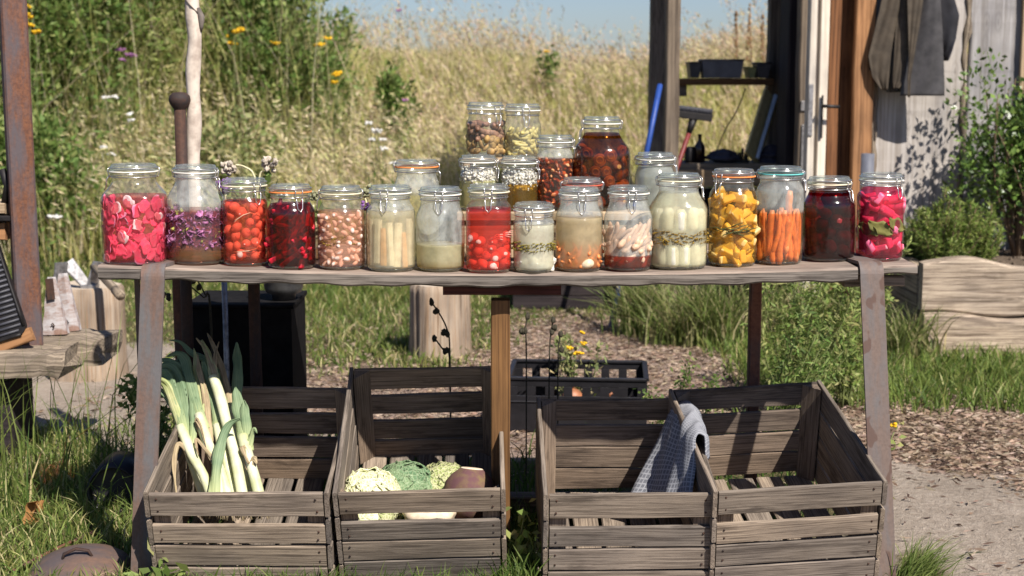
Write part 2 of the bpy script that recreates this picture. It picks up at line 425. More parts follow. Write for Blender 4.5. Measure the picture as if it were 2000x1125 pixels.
M['leaf']=leafmat('green_leaf',.45); M['dry']=leafmat('dry_grass',.38,.7,.12); M['matte']=leafmat('flower_petal',.3,.7,.1)
M['shiny_leaf']=leafmat('glossy_leaf',.25,.32,.5)
M['glass']=glass('jar_glass',.05); M['misty']=glass('misted_jar_glass',.22,hcol=(.68,.70,.66)); M['frost']=glass('clouded_jar_glass',.20,hcol=(.56,.57,.47))
M['lidglass']=glass('lid_glass',.11,edge=(.45,.5,.47),tint=(.92,.95,.93),hcol=(.76,.79,.76))
for nm,c in (('white',(.72,.68,.6)),('orange',(.80,.24,.06)),('teal',(.12,.44,.42)),('red',(.50,.09,.05)),('cream',(.70,.62,.44))):
    M['seal_'+nm]=plain(nm+'_rubber_seal',c,.6,.08,40)
# ---------------------------------------------------------------- ground and bank
def terr(x, y):
    x=np.asarray(x,float); y=np.asarray(y,float)
    t=np.clip((y-5.0)/5.4,0,1); z=1.22*(t*t*(3-2*t))*.6+1.22*t*.4
    z=z+.10*np.clip((y-5)/4,0,1)*np.sin(x*.9+y*.4)+.06*np.clip((y-5)/4,0,1)*np.sin(x*2.3-y*.9)
    lf=np.clip((-.6-x)/2.5,0,1)*np.clip((y-4.6)/4,0,1); z=z+.45*lf*lf*(3-2*lf)
    near=np.clip((4.5-y)/3,0,1)
    z=z+near*.012*np.sin(x*5.1+1)*np.sin(y*4.3)
    return z
def axis(lo,hi,fine_lo,fine_hi,step,grow=1.25):
    a=list(np.arange(fine_lo,fine_hi+1e-6,step)); s=step
    p=fine_hi
    while p<hi: s*=grow; p+=s; a.append(p)
    s=step; p=fine_lo; pre=[]
    while p>lo: s*=grow; p-=s; pre.append(p)
    return np.array(pre[::-1]+a)
gx=axis(-500,500,-6,7,.10); gy=axis(-12,900,-3.2,13,.10)
XX,YY=np.meshgrid(gx,gy); ZZ=terr(XX,YY)
ZZ=np.where(YY>14,ZZ-(YY-14)*.004,ZZ)
nx,ny=len(gx),len(gy)
me=bpy.data.meshes.new('ground')
V=np.stack([XX,YY,ZZ],-1).reshape(-1,3)
i=np.arange(ny-1)[:,None]*nx+np.arange(nx-1)[None,:]
Q=np.stack([i,i+1,i+nx+1,i+nx],-1).reshape(-1,4)
me.from_pydata(V.tolist(),[],Q.tolist()); me.polygons.foreach_set('use_smooth',[True]*len(Q))
# zone masks (grass, chips): where soil is green-brown under grass, darkened for shade under the table, and where bark mulch lies
def wob(x,y,f=1.): return .16*np.sin(x*3.1*f+1.3*y)+.12*np.sin(y*4.7*f-2.1*x+1)+.07*np.sin(11*x*f+7*y)+.05*np.sin(17*y-9*x*f)
def s01(a,b,x): t=np.clip((x-a)/(b-a),0,1); return t*t*(3-2*t)
def grass_mask(x,y):
    x=np.asarray(x,float); y=np.asarray(y,float); w=wob(x,y)
    A=s01(-.78,-.95,x+w*.4)*s01(1.35,.75,y+w)                      # foreground left
    B=s01(2.45,3.1,y+w*1.2-.2*np.clip(-x-1,0,2)-.7*s01(-.3,.3,x))*s01(.75,.2,x-.15*(y-3)+w*.6)        # lawn beyond the path
    B2=s01(3.9,4.6,y+w)                                             # bank foot and everything beyond
    Cc=s01(1.05,1.35,x+w*.5)*s01(1.62,1.85,y+w*.45)*s01(3.2,2.6,y)    # right, in front of the planter
    D=s01(.75,1.0,x+w*.4)*s01(1.7,2.2,y+w*.5)*s01(3.6,3.0,y)
    E=s01(1.0,.85,abs(y-(-.02))*3+w)*s01(.11,.05,abs(x-.99))*.8
    U=s01(.28,.42,y+w*.3)*s01(1.5,1.2,y+w)*s01(-.95,-.85,x)*s01(1.0,.85,x)*.85  # soil coloured dark for the shade under the table
    return np.clip(np.maximum.reduce([A,B,B2,Cc,D,E,U]),0,1)
def chip_mask(x,y):
    x=np.asarray(x,float); y=np.asarray(y,float); w=wob(x,y,1.3)
    P=s01(1.1,1.6,y+w*.8)*s01(4.2,3.7,y+w)*s01(-1.3,-1.0,x)
    P=np.maximum(P, s01(1.8,2.5,y+w)*s01(4,3.4,y)*s01(-1.6,-1.2,x)*.5)
    Rr=s01(.72,.9,x+w*.3)*s01(.85,1.15,y+w*.8)*s01(2.2,1.9,y)
    return np.clip(np.maximum(P,Rr),0,1)*(1-.6*grass_mask(x,y))
gm=grass_mask(V[:,0],V[:,1]); cm=chip_mask(V[:,0],V[:,1])
for nme,arr in (('grass',gm),('chips',cm)):
    a=me.attributes.new(nme,'FLOAT','POINT'); a.data.foreach_set('value',arr.astype(np.float32))
m,nt,b=newmat('garden_ground')
geo=nt.nodes.new('ShaderNodeNewGeometry'); P=geo.outputs['Position']
n1=noise(nt,P,3.,5,.6); n2=noise(nt,P,45.,5,.7); n3=noise(nt,P,220.,3,.7)
sand=mixc(nt,ramp(nt,n2,[(.36,(0,0,0)),(.62,(1,1,1))]),(.29,.24,.19),(.41,.35,.287))
sand=mixc(nt,ramp(nt,n3,[(.38,(1,1,1)),(.46,(0,0,0))]),sand,(.27,.23,.20))
sand=mixc(nt,1.0,sand,ramp(nt,n1,[(.3,(.78,.76,.74)),(.65,(1.07,1.05,1.04))]),'MULTIPLY')
mul=ramp(nt,noise(nt,mapping(nt,P,(70,110,70)),1.,4,.7,.5),[(.3,(.10,.07,.055)),(.48,(.26,.19,.15)),(.66,(.44,.34,.28))])
soil=ramp(nt,n2,[(.35,(.06,.055,.025)),(.65,(.15,.125,.06))])
c=mixc(nt,ramp(nt,math_(nt,'ADD',attr(nt,'chips'),math_(nt,'MULTIPLY',math_(nt,'SUBTRACT',n2,.5),.7)),[(.35,(0,0,0)),(.6,(1,1,1))]),sand,mul)
c=mixc(nt,ramp(nt,math_(nt,'ADD',attr(nt,'grass'),math_(nt,'MULTIPLY',math_(nt,'SUBTRACT',n2,.5),.6)),[(.35,(0,0,0)),(.65,(1,1,1))]),c,soil)
nt.links.new(c,b.inputs['Base Color']); b.inputs['Roughness'].default_value=.95; b.inputs['Specular IOR Level'].default_value=.1
bump(nt,b,math_(nt,'ADD',n2,math_(nt,'MULTIPLY',n3,.5)),.9,.014)
me.materials.append(m)
ground=bpy.data.objects.new('ground',me); COL.objects.link(ground); structure(ground)

def sample(n,x0,x1,y0,y1,mask=None,thr=None):
    x=NR.uniform(x0,x1,n); y=NR.uniform(y0,y1,n)
    if mask is not None:
        k=NR.uniform(0,1,n)<mask(x,y); x,y=x[k],y[k]
    return np.stack([x,y,terr(x,y)],1)
def inview(p,pad=.25):
    d=p[:,1]+3.2; return np.abs(p[:,0])<(d*.36+pad)
# greens and straws
G1=(.115,.175,.035); G2=(.075,.13,.028); G3=(.17,.22,.055); G4=(.05,.095,.022); GY=(.25,.25,.075)
S1=(.60,.53,.27); S2=(.52,.46,.21); S3=(.68,.57,.38); S4=(.64,.50,.36)

# short lawn and path-side grass
f=FM()
p=sample(70000,-4.5,1.5,2.2,6.2,grass_mask); p=p[inview(p)]
N=len(p); f.blades(p,NR.uniform(.03,.10,N)*(.5+.5*s01(3.6,5.2,p[:,1]))*(1+.5*np.sin(p[:,0]*3+p[:,1])),NR.uniform(.004,.009,N),NR.normal(0,.45,(N,2)),mixcols(N,[G1,G3,G2,GY,S1],[4,4,1,3,1.6]))
p=sample(24000,.7,3.3,1.4,3.2,grass_mask); p=p[inview(p)]; N=len(p)
f.blades(p,NR.uniform(.03,.105,N),NR.uniform(.004,.008,N),NR.normal(0,.45,(N,2)),mixcols(N,[G1,G3,G2,(.23,.30,.07),GY,S1],[4,4,2,4,1.5,.6]))
stuff(f.build('lawn_grass',M['leaf']))
# foreground grass, left
f=FM()
def offlid(p): return p[((p[:,0]+1.02)**2+(p[:,1]-.06)**2)>.10**2]
p=sample(26000,-2.1,-.70,-.6,1.5,grass_mask); p=offlid(p[inview(p,.1)]); N=len(p)
f.blades(p,NR.uniform(.02,.075,N)*(1+.7*s01(.2,.9,p[:,1])),NR.uniform(.003,.0065,N),NR.normal(0,.55,(N,2)),mixcols(N,[G1,G3,G2,(.24,.30,.08),GY,S1,S2],[3,4,1,4,2,1.6,.8]))
p=sample(420,-2.1,-.86,.35,1.35,grass_mask); p=p[inview(p,.1)]; N=len(p)
f.blades(p,NR.uniform(.12,.30,N),NR.uniform(.003,.006,N),NR.normal(0,.42,(N,2)),mixcols(N,[G1,G3,G2,S1],[4,3,3,.5]),curve=1.4)
p=sample(80,-1.9,-1.2,.55,1.2); N=len(p)
f.blades(p,NR.uniform(.3,.55,N),NR.uniform(.0035,.006,N),NR.normal(0,.4,(N,2))+np.array([.15,0]),mixcols(N,[G1,G3,(.22,.26,.07)]),curve=1.3)
p=sample(2500,-.95,.1,-.24,-.10); N=len(p)
f.blades(p,NR.uniform(.03,.10,N)*np.where(np.abs(p[:,0]+.45)<.5,1.,.6),NR.uniform(.003,.006,N),NR.normal(0,.4,(N,2)),mixcols(N,[G1,G3,G2]))
p=sample(700,-.06,.06,-.2,.3); N=len(p)
f.blades(p,NR.uniform(.03,.14,N),NR.uniform(.003,.007,N),NR.normal(0,.4,(N,2)),mixcols(N,[G1,G3,G2]))
p=sample(2600,-.85,.95,.35,1.4,grass_mask); N=len(p)
f.blades(p,NR.uniform(.03,.12,N),NR.uniform(.003,.007,N),NR.normal(0,.4,(N,2)),mixcols(N,[G1,G2,G4]))
stuff(f.build('foreground_grass',M['leaf']))
f=FM()
c0=np.array([.93,-.02]); a=NR.normal(0,.026,(300,2)); p=np.stack([c0[0]+a[:,0],c0[1]+a[:,1],terr(c0[0]+a[:,0],c0[1]+a[:,1])],1); N=len(p)
f.blades(p,NR.uniform(.06,.15,N),NR.uniform(.002,.004,N),NR.normal(0,.35,(N,2))+np.array([.55,-.1]),mixcols(N,[G1,G3,(.24,.30,.09)]),curve=1.2)
tag(f.build('grass_tuft',M['leaf']),'arching tuft of fine grass at the foot of the right iron table leg','grass tuft')

# tall dry meadow on the bank
f=FM(); 
def bankdens(x,y): return s01(4.9,5.8,y+wob(x,y))*np.ones_like(x)
p=sample(112000,-6.8,6.4,4.8,12.0,bankdens); p=p[inview(p,1.3)]
sh=~((p[:,0]>.65)&(p[:,1]<5.3)); p=p[sh]
x,y=p[:,0],p[:,1]; N=len(p)
patch=np.sin(x*1.1+.6*y)+np.sin(2.3*x-1.7*y+1)*.7+np.sin(.5*x+2.9*y)*.5
greenness=np.clip(.50+.26*patch-.05*(y-7)/4+.42*s01(-.6,-2.0,x),0.12,1)
isg=NR.uniform(0,1,N)<greenness
cg=mixcols(N,[(.21,.25,.06),(.30,.32,.09),(.16,.20,.05),(.46,.43,.16),(.38,.38,.12)],[2,3,1,5,4]); cs=mixcols(N,[S1,S2,S3,S4,(.40,.36,.14)],[2,2,2,2,4])
col=np.where(isg[:,None],cg,cs); tip=np.where(isg[:,None],cg*1.15,cs*1.1)
wind=np.array([-.22,-.05])
hh=NR.uniform(.18,.42,N)*(.75+.25*np.sin(x*2+y*1.3))*np.where(y<6.3,.55+.45*s01(4.9,6.3,y),1.0)
f.blades(p,hh,NR.uniform(.006,.014,N),NR.normal(0,.33,(N,2))+wind,col,tip)
k=NR.uniform(0,1,N)<.22*s01(5.6,7.4,y)*(.35+.65*s01(-.4,.8,patch))*(1-.45*s01(-.8,-1.8,x)); q=p[k]; n=len(q)
hs=NR.uniform(.36,.66,n)*np.where((q[:,1]>8.3)&(NR.uniform(0,1,n)<.12),1.65,1.)*(.8+.2*np.sin(q[:,0]*1.7+2)); ln=NR.normal(0,.22,(n,2))+wind*1.1
cs=mixcols(n,[S1,S3,S4,S2],[2,3,3,1]); f.blades(q,hs,NR.uniform(.003,.005,n),ln,cs)
tips=np.stack([q[:,0]+ln[:,0]*hs,q[:,1]+ln[:,1]*hs,q[:,2]+hs*(1-.25*np.minimum(1.6,np.hypot(ln[:,0],ln[:,1])))],1)
for j in range(6):
    d=np.stack([ln[:,0]*1.3+NR.normal(0,.45,n),ln[:,1]+NR.normal(0,.45,n),NR.uniform(.2,1.,n)],1); d/=np.linalg.norm(d,axis=1,keepdims=True)
    back=np.stack([-ln[:,0],-ln[:,1],-np.ones(n)],1)*NR.uniform(0,.14,(n,1))
    f.leaves(tips+back,d,NR.uniform(.03,.07,n),NR.uniform(.006,.014,n),mixcols(n,[S1,S4,(.60,.47,.34),(.52,.37,.28),(.50,.42,.22)]))
# taller straw and seed heads among the weeds on the left
p=sample(2300,-4.6,-.2,5.0,7.0); p=p[inview(p,.3)]; xs=p[:,0]/(p[:,1]+3.2)
w_=.25+.9*np.exp(-((xs+.255)/.03)**2)+.8*np.exp(-((xs+.205)/.025)**2)+.7*s01(-.19,-.13,xs); p=p[NR.uniform(0,1,len(p))<w_]; n=len(p)
hs=NR.uniform(.35,.85,n); ln=NR.normal(0,.24,(n,2))+wind*1.2; f.blades(p,hs,NR.uniform(.003,.006,n),ln,mixcols(n,[S1,S3,S4,(.50,.46,.18)]))
tips=np.stack([p[:,0]+ln[:,0]*hs,p[:,1]+ln[:,1]*hs,p[:,2]+hs*(1-.25*np.minimum(1.6,np.hypot(ln[:,0],ln[:,1])))],1)
for j in range(6):
    d=np.stack([ln[:,0]*1.6+NR.normal(0,.4,n),ln[:,1]+NR.normal(0,.4,n),NR.uniform(-.1,.9,n)],1); d/=np.linalg.norm(d,axis=1,keepdims=True)
    f.leaves(tips+np.stack([-ln[:,0],-ln[:,1],-np.ones(n)],1)*NR.uniform(0,.16,(n,1)),d,NR.uniform(.03,.07,n),NR.uniform(.006,.013,n),mixcols(n,[S1,S3,(.62,.53,.33),(.54,.50,.24)]))
stuff(f.build('meadow_grass',M['dry']))

# mulch chips and twigs on the path
f=FM()
def chips(n,x0,x1,y0,y1,mask,L,Wd,cols):
    p=sample(n,x0,x1,y0,y1,mask); p=p[inview(p)]; p[:,2]+=NR.uniform(.002,.012,len(p)); N=len(p)
    a=NR.normal(0,.7,N); a=np.where(NR.uniform(0,1,N)<.5,a,a+np.pi); d=np.stack([np.cos(a),np.sin(a),NR.normal(.05,.16,N)],1); d/=np.linalg.norm(d,axis=1,keepdims=True)
    f.leaves(p,d,NR.uniform(L*.4,L,N),NR.uniform(Wd*.4,Wd,N),mixcols(N,cols),fold=.35)
CH=[(.38,.285,.215),(.27,.195,.14),(.48,.38,.295),(.15,.105,.075),(.43,.325,.235),(.32,.225,.16)]
chips(46000,-1.8,2.0,1.2,4.2,chip_mask,.038,.0105,CH)
chips(19000,.7,2.0,.6,2.1,chip_mask,.042,.0115,CH)
chips(4200,.65,2.0,-.6,1.3,lambda x,y:.12+.5*s01(.4,1.3,y+wob(x,y)*1.5)*(.5+.5*np.sin(x*9+y*5)),.042,.009,[(.22,.15,.11),(.16,.11,.085),(.36,.27,.21)])
chips(1300,-1.7,-.6,1.0,2.4,lambda x,y:np.full_like(x,.5),.05,.012,CH)
chips(900,-1.0,1.0,.4,2.0,lambda x,y:np.full_like(x,.6),.05,.012,CH)
stuff(f.build('wood_chips',M['matte']))
# ---------------------------------------------------------------- garden shed
shed=thing('garden_shed','open fronted timber shed with silvered plank wall and white framed door','shed',at(1500,600,3.9)*1.0)
S0=shed.location.copy(); S0.z=0; shed.location=S0
def loc(v): return Vector(v)-S0
def px_post(name,x0,x1,Y,th,mat,z0=0.,z1=2.4,yref=200,n=14,wob_=.004):
    a=at(x0,yref,Y).x; b_=at(x1,yref,Y).x
    mb=MB(); c=(a+b_)/2
    mb.plank(loc((c,Y+th/2,z0)),loc((c,Y+th/2,z1)),(0,-1,0),abs(b_-a),th,n=n,wob=wob_,cham=.006)
    return mb.build(name,mat,shed)
px_post('corner_post',1300,1327,3.62,.10,M['shed_post'])
px_post('corner_post',1270,1299,4.60,.12,M['grey_wood'])
px_post('window_post',1500,1527,4.62,.10,M['shed_post'],yref=200)
px_post('insulation_strip',1526,1538,4.3,.05,M['orange_wood'])
px_post('door_jamb',1537,1562,3.95,.25,M['shed_dark'])
px_post('door_jamb',1560,1577,3.72,.10,M['shed_post'])
px_post('log_post',1622,1668,3.70,.12,M['brown_log'])
px_post('corner_board',1667,1706,3.60,.05,M['orange_wood'])
# round log beside the door
mb=MB(); xx=at(1627,200,3.62).x
mb.tube([loc((xx,3.72,z)) for z in np.linspace(0,2.4,14)],.055,14,wob=.02); mb.build('log_post',M['brown_log'],shed)
# plank wall with live edges
def wall_board(x0,x1,Y,mat,z0=.0):
    a=at(x0,250,Y).x; b_=at(x1,250,Y).x; mb=MB()
    mb.plank(loc(((a+b_)/2,Y,z0)),loc(((a+b_)/2,Y,2.4)),(0,-1,0),b_-a,.04,n=40,wob=.009,cham=.006)
    return mb.build('wall_board',mat,shed)
wall_board(1709,1880,3.72,M['wall_wood']); wall_board(1884,1992,3.735,M['wall_wood'])
wall_board(1996,2140,3.72,M['wall_wood']); wall_board(2144,2330,3.735,M['wall_wood']); wall_board(2334,2500,3.72,M['wall_wood'])
mb=MB(); xa=at(1883,200,3.69).x
mb.tube([loc((xa+.006*math.sin(z*9)+.004*math.sin(z*23),3.70,z)) for z in np.linspace(.05,2.38,60)],[.013+.005*math.sin(i*1.7)+.004*math.sin(i*.6) for i in range(60)],8,wob=.15)
mb.build('bark_edge',M['beam_wood'],shed)
mb=MB(); xa=at(1993,200,3.69).x
mb.plank(loc((xa,3.69,.05)),loc((xa,3.69,2.38)),(0,-1,0),.022,.02,n=24,wob=.003); mb.build('bark_edge',M['pale_pine'],shed)
mb=MB(); xa=at(1708,200,3.69).x
mb.tube([loc((xa+.004*math.sin(z*11),3.685,z)) for z in np.linspace(.05,2.38,50)],[.010+.006*abs(math.sin(i*1.1)) for i in range(50)],7,wob=.2); mb.build('bark_edge',M['beam_wood'],shed)
# inner side wall, back wall stub, roof, sill
xl=at(1290,200,4.6).x; xr=at(1515,200,4.62).x
mb=MB(); xs=at(1572,200,3.95).x
for k in range(5): mb.plank(loc((xs+.06,3.95+k*.17,0)),loc((xs+.06,3.95+k*.17,2.4)),(-1,0,0),.165,.03,n=4)
mb.build('inner_wall',M['shed_dark'],shed)
mb=MB()
for k in range(10): mb.plank(loc((xl-.25,3.35+k*.19,2.42+k*.03)),loc((xs+3.2,3.35+k*.19,2.42+k*.03)),(0,-.15,1),.185,.05,n=6)
mb.build('roof',M['shed_dark'],shed)
# worktop and shelf across the back window
w0=at(1310,325,4.45); w1=at(1545,325,4.45)
mb=MB(); mb.plank(loc((w0.x,4.5,at(0,318,4.4).z-.03)),loc((w1.x,4.5,at(0,318,4.4).z-.03)),(0,0,1),.34,.06,n=10); wt=mb.build('worktop',M['beam_wood'],shed)
ZW=at(0,318,4.4).z
mb=MB(); zz=at(0,345,4.6).z
for k in range(4): mb.plank(loc((w0.x-.02,4.63+.002*k,zz-.14-k*.155)),loc((w1.x,4.63+.002*k,zz-.14-k*.155)),(0,-1,0),.15,.03,n=6)
mb.build('back_wall',M['shed_dark'],shed)
mb=MB(); mb.plank(loc((w0.x-.02,4.315,ZW-.075)),loc((w1.x,4.315,ZW-.075)),(0,-1,0),.085,.03,n=10); mb.build('worktop_fascia',M['pale_pine'],shed)
zs=at(0,153,4.5).z
mb=MB(); mb.plank(loc((at(1322,160,4.55).x,4.55,zs-.018)),loc((at(1505,160,4.55).x,4.55,zs-.018)),(0,0,1),.18,.036,n=8); mb.build('shelf',M['ochre_wood'],shed)
mb=MB(); mb.box(loc((at(1332,175,4.5).x,4.55,zs-.065)),(.05,.12,.06)); mb.build('shelf_bracket',M['shed_post'],shed)
# dark deck added in place of the shed's cast shadow, out past the corner
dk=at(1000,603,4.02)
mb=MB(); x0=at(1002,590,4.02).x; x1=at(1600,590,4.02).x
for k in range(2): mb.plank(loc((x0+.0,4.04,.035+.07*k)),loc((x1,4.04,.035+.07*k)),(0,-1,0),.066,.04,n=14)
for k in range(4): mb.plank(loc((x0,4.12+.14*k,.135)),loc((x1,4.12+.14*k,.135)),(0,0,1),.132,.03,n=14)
mb.build('shadow_boards',M['shed_dark'],shed)
# door: white leaf standing open edge-on
dr=MB(); xa=at(1577,250,3.50).x; xb=at(1590,250,3.5).x; xc=at(1597,250,3.5).x; xd=at(1614,250,3.5).x
for (u,v_,yo) in ((xa,xb,0.),(xc,xd,0.),(xb,xc,.022)):
    dr.plank(loc(((u+v_)/2,3.5+.04+yo,.02)),loc(((u+v_)/2,3.5+.04+yo,2.1)),(0,-1,0),abs(v_-u)-.0005,.08,n=12,wob=.0008,cham=.003)
door=dr.build('door',M['white_paint'],shed)
mb=MB(); q=loc(at(1583,215,3.495)); mb.box(q,(.02,.006,.24)); mb.box(q+Vector((0,-.003,.03)),(.012,.004,.05)); mb.build('lock_plate',M['iron'],door)
mb=MB(); q=loc(at(1606,207,3.49)); mb.box(q+Vector((0,.0,-.05)),(.008,.008,.2)); 
mb.tube([q+Vector((.0,-.01,0)),q+Vector((.0,-.045,0)),q+Vector((.012,-.05,0)),q+Vector((.07,-.05,-.003))],.008,8); mb.build('handle',M['black_iron'],door)
mb=MB()
for (yy,h) in ((207,.05),(300,.28)):
    q=loc(at(1569,yy,3.715)); mb.box(q,(.022,.01,h))
mb.build('latch_plate',M['iron'],shed)

# things in and on the shed -------------------------------------------------
M['blue']=plain('blue_painted_handle',(.014,.05,.23),.5,.12,40)
M['red_handle']=plain('red_broom_handle',(.15,.018,.018),.5,.15,40)
M['dark_plastic']=plain('dark_plastic',(.045,.045,.055),.5,.25,30)
M['grey_plastic']=plain('grey_plastic_bin',(.11,.115,.14),.5,.2,12)
M['bottle']=plain('brown_bottle_glass',(.018,.008,.006),.12,.2,30,0,.6)
M['yellow_board']=plain('pale_yellow_board',(.52,.44,.22),.6,.12,30)
M['blue_edge']=plain('pale_blue_edge',(.42,.52,.66),.5,.1,30)
M['dark_cloth']=plain('dark_rag',(.04,.04,.06),.9,.3,50)
M['bin_yellow']=plain('pale_green_box',(.30,.30,.13),.6,.1,30)
a=at(1289,166,3.60); b_=at(1248,372,3.5)
mb=MB(); d=(b_-a); mb.tube([a,a+d*.5,a+d],.0135,10); mb.tube([a-d*.01,a],[.010,.0135],10)
bb=a+d*(a.z/(a.z-b_.z)); mb.tube([b_,bb+Vector((0,0,.02))],.0135,10)
tag(mb.build('garden_tool',M['blue']),'bright blue tool handle leaning against the left corner post of the shed','tool handle')
# upturned broom
br=thing('broom','upturned black broom head on a red handle leaning inside the shed','broom',at(1352,232,4.0))
B0=br.location.copy()
mb=MB(); p0=at(1318,222,4.0)-B0; p1=at(1390,231,4.0)-B0
mb.plank(p0,p1,(0,0,1),.05,.035,n=8,wob=.001); mb.build('broom_head',M['black_iron'],br)
mb=MB()
for k in range(26):
    q=p0.lerp(p1,(k+.5)/26); 
    for j in (-1,0,1): mb.tube([q+Vector((0,j*.015,.015)),q+Vector((R_.uniform(-.004,.004),j*.017,.045))],.004,5)
mb.build('bristles',M['dark_plastic'],br)
mb=MB(); q=at(1354,236,4.0)-B0; e=at(1316,345,3.95)-B0; d=(e-q); mb.tube([q,q+d,q+d*((e.z+B0.z-0)/(e.z+B0.z)*0+2.2)],.012,8); mb.build('broom_handle',M['red_handle'],br)
mb=MB(); mb.tube([q+Vector((0,0,.01)),q+d*.22],[.022,.014],8); mb.build('socket',M['black_iron'],br)
# bins on the shelf
def tub(name,x0,x1,y0,Y,mat,label,depth=.16,flare=.012,lid=None):
    a=at(x0,y0,Y); b_=at(x1,y0,Y); w=b_.x-a.x; h=a.z-zs; o=thing(name,label,'plastic bin',((a.x+b_.x)/2,Y+depth/2,zs+.0015))
    mb=MB(); ri=.004
    def ring(sx,sy,z): return [(-sx,-sy,z),(sx,-sy,z),(sx,sy,z),(-sx,sy,z)]
    V=ring(w/2-flare,depth/2-flare,0)+ring(w/2,depth/2,h)+ring(w/2-ri,depth/2-ri,h)+ring(w/2-flare-ri,depth/2-flare-ri,ri)
    F=[(3,2,1,0)]
    for s_ in range(3):
        for k in range(4): F.append((s_*4+k,s_*4+(k+1)%4,s_*4+4+(k+1)%4,s_*4+4+k))
    F.append((12,13,14,15)); mb.add(V,F,0,False); mb.build('tub',mat,o)
    mb=MB()
    for (s1,s2,t1,t2) in ((-1,-1,1,-1),(1,-1,1,1),(1,1,-1,1),(-1,1,-1,-1)):
        mb.tube([(s1*w/2,s2*depth/2,h-.004),(t1*w/2,t2*depth/2,h-.004)],.005,6)
    mb.build('rim',mat,o); return o
tub('plastic_bin',1372,1453,116,4.46,M['grey_plastic'],'wide slate grey plastic bin on the shed shelf')
tub('plastic_bin',1346,1371,121,4.50,M['dark_plastic'],'small dark maroon bin at the left end of the shed shelf')
tub('plastic_bin',1478,1506,122,4.46,M['dark_plastic'],'dark lidded bin at the right end of the shed shelf')
tub('plastic_bin',1460,1478,131,4.50,M['bin_yellow'],'pale olive box between the grey bin and the dark lidded bin')
# worktop clutter
def botl(px,py_top,Y):
    t=at(px,py_top,Y); h=t.z-ZW; mb=MB(); r=.030
    mb.lathe([(0,0),(r,.002),(r,h*.5),(r*.9,h*.6),(.011,h*.76),(.010,h*.95),(.013,h*.955),(.013,h*.99),(0,h)],20)
    return tag(mb.build('bottle',M['bottle'],None,(t.x,Y,ZW+.001)),'dark brown long necked bottle on the shed worktop','bottle')
botl(1367,262,4.42)
mb=MB(); t=at(1349,287,4.4); h=t.z-ZW; mb.lathe([(0,0),(.026,0),(.03,.01),(.03,h-.01),(.022,h),(0,h-.002)],18)
tag(mb.build('tin_can',M['black_iron'],None,(t.x,4.42,ZW+.001)),'squat dark tin beside the brown bottle on the worktop','tin')
for (px,py,wd,lab) in ((1415,298,.085,'crumpled blue grey rag on the shed worktop'),(1510,292,.10,'dark bundled cloth at the right end of the worktop')):
    t=at(px,py,4.4); mb=MB(); h=t.z-ZW
    mb.blob((0,0,h*.5),(wd,.07,h*.62),None,.35,2.6,seg=24,rings=14); mb.blob((wd*.5,-.01,h*.3),(wd*.5,.05,h*.4),None,.3,3)
    tag(mb.build('rag',M['dark_cloth'],None,(t.x,4.43,ZW+.002)),lab,'rag')
mb=MB()
for (dx,h,r) in ((0,.075,.008),(.02,.05,.012),(-.018,.055,.009)): mb.tube([(dx,0,0),(dx+.004,0,h)],r,8)
mb.box((0,0,.008),(.07,.05,.016))
t=at(1449,300,4.4); tag(mb.build('tool_rest',M['black_iron'],None,(t.x,4.40,ZW+.001)),'small black peg stand of tools beside the leaning board','tool stand')
# leaning framed board
lb=thing('leaning_board','pale yellow board with a light blue edge leaning on the worktop','board',at(1465,308,4.36))
L0=lb.location.copy(); mb=MB(); a=at(1468,310,4.36)-L0; b_=at(1506,186,4.50)-L0
mb.plank(a,b_,(.8,-.5,.2),.16,.014,n=6); mb.build('board_panel',M['yellow_board'],lb)
mb=MB(); a=at(1479,309,4.33)-L0; b_=at(1515,186,4.47)-L0; mb.plank(a,b_,(0,-1,0),.018,.02,n=6); mb.build('board_edge',M['blue_edge'],lb)
# cable
mb=MB(); pts=[at(x,y,4.56) for (x,y) in ((1456,172),(1448,196),(1436,222),(1420,247),(1408,272),(1398,300),(1392,316))]
mb.tube(pts,.0035,6); tag(mb.build('cable',M['black_iron']),'thin black cable hanging slanted across the shed window','cable')
# stub of pipe
mb=MB(); t=at(1695,300,3.45); mb.lathe([(.028,0),(.031,0),(.031,t.z),(.025,t.z),(.025,.01),(.028,0)],20)
tag(mb.build('standpipe',M['grey_plastic'],None,(t.x,3.45,0)),'grey upright pipe stub in front of the orange corner board','pipe')

# leather aprons --------------------------------------------------------------
M['leather']=plain('dark_grey_leather',(.040,.037,.038),.5,.35,14,0,.45,bumps=.25)
M['leather_black']=plain('black_leather',(.018,.017,.02),.38,.4,12,0,.5,bumps=.25)
M['leather_brown']=plain('brown_leather',(.06,.046,.032),.65,.25,18,0,.3,bumps=.25)
def sheet(rows, Y, n=26, folds=3., amp=.02, th=.003, ph=0., gather=True):
    """rows: (py, x_left, x_right) in pixels of the photograph at depth Y"""
    P=[]
    rr=[]
    for k in range(len(rows)-1):
        for j in range(6): 
            t=j/6; rr.append(tuple(lerp(rows[k][q],rows[k+1][q],t) for q in range(3)))
    rr.append(rows[-1])
    for i,(py,xl_,xr_) in enumerate(rr):
        row=[]
        for j in range(n):
            u=j/(n-1); g=i/(len(rr)-1)
            p=at(lerp(xl_,xr_,u),py+ (rows[0][0]-py)*0,Y)
            p.y+= amp*math.sin(u*math.pi*folds+ph+g*.6)*(.45+.55*g)+.0012*math.sin(u*17+g*9+ph)+.004*math.sin(u*5.1+g*4+ph)
            row.append(p)
        P.append(row)
    return P
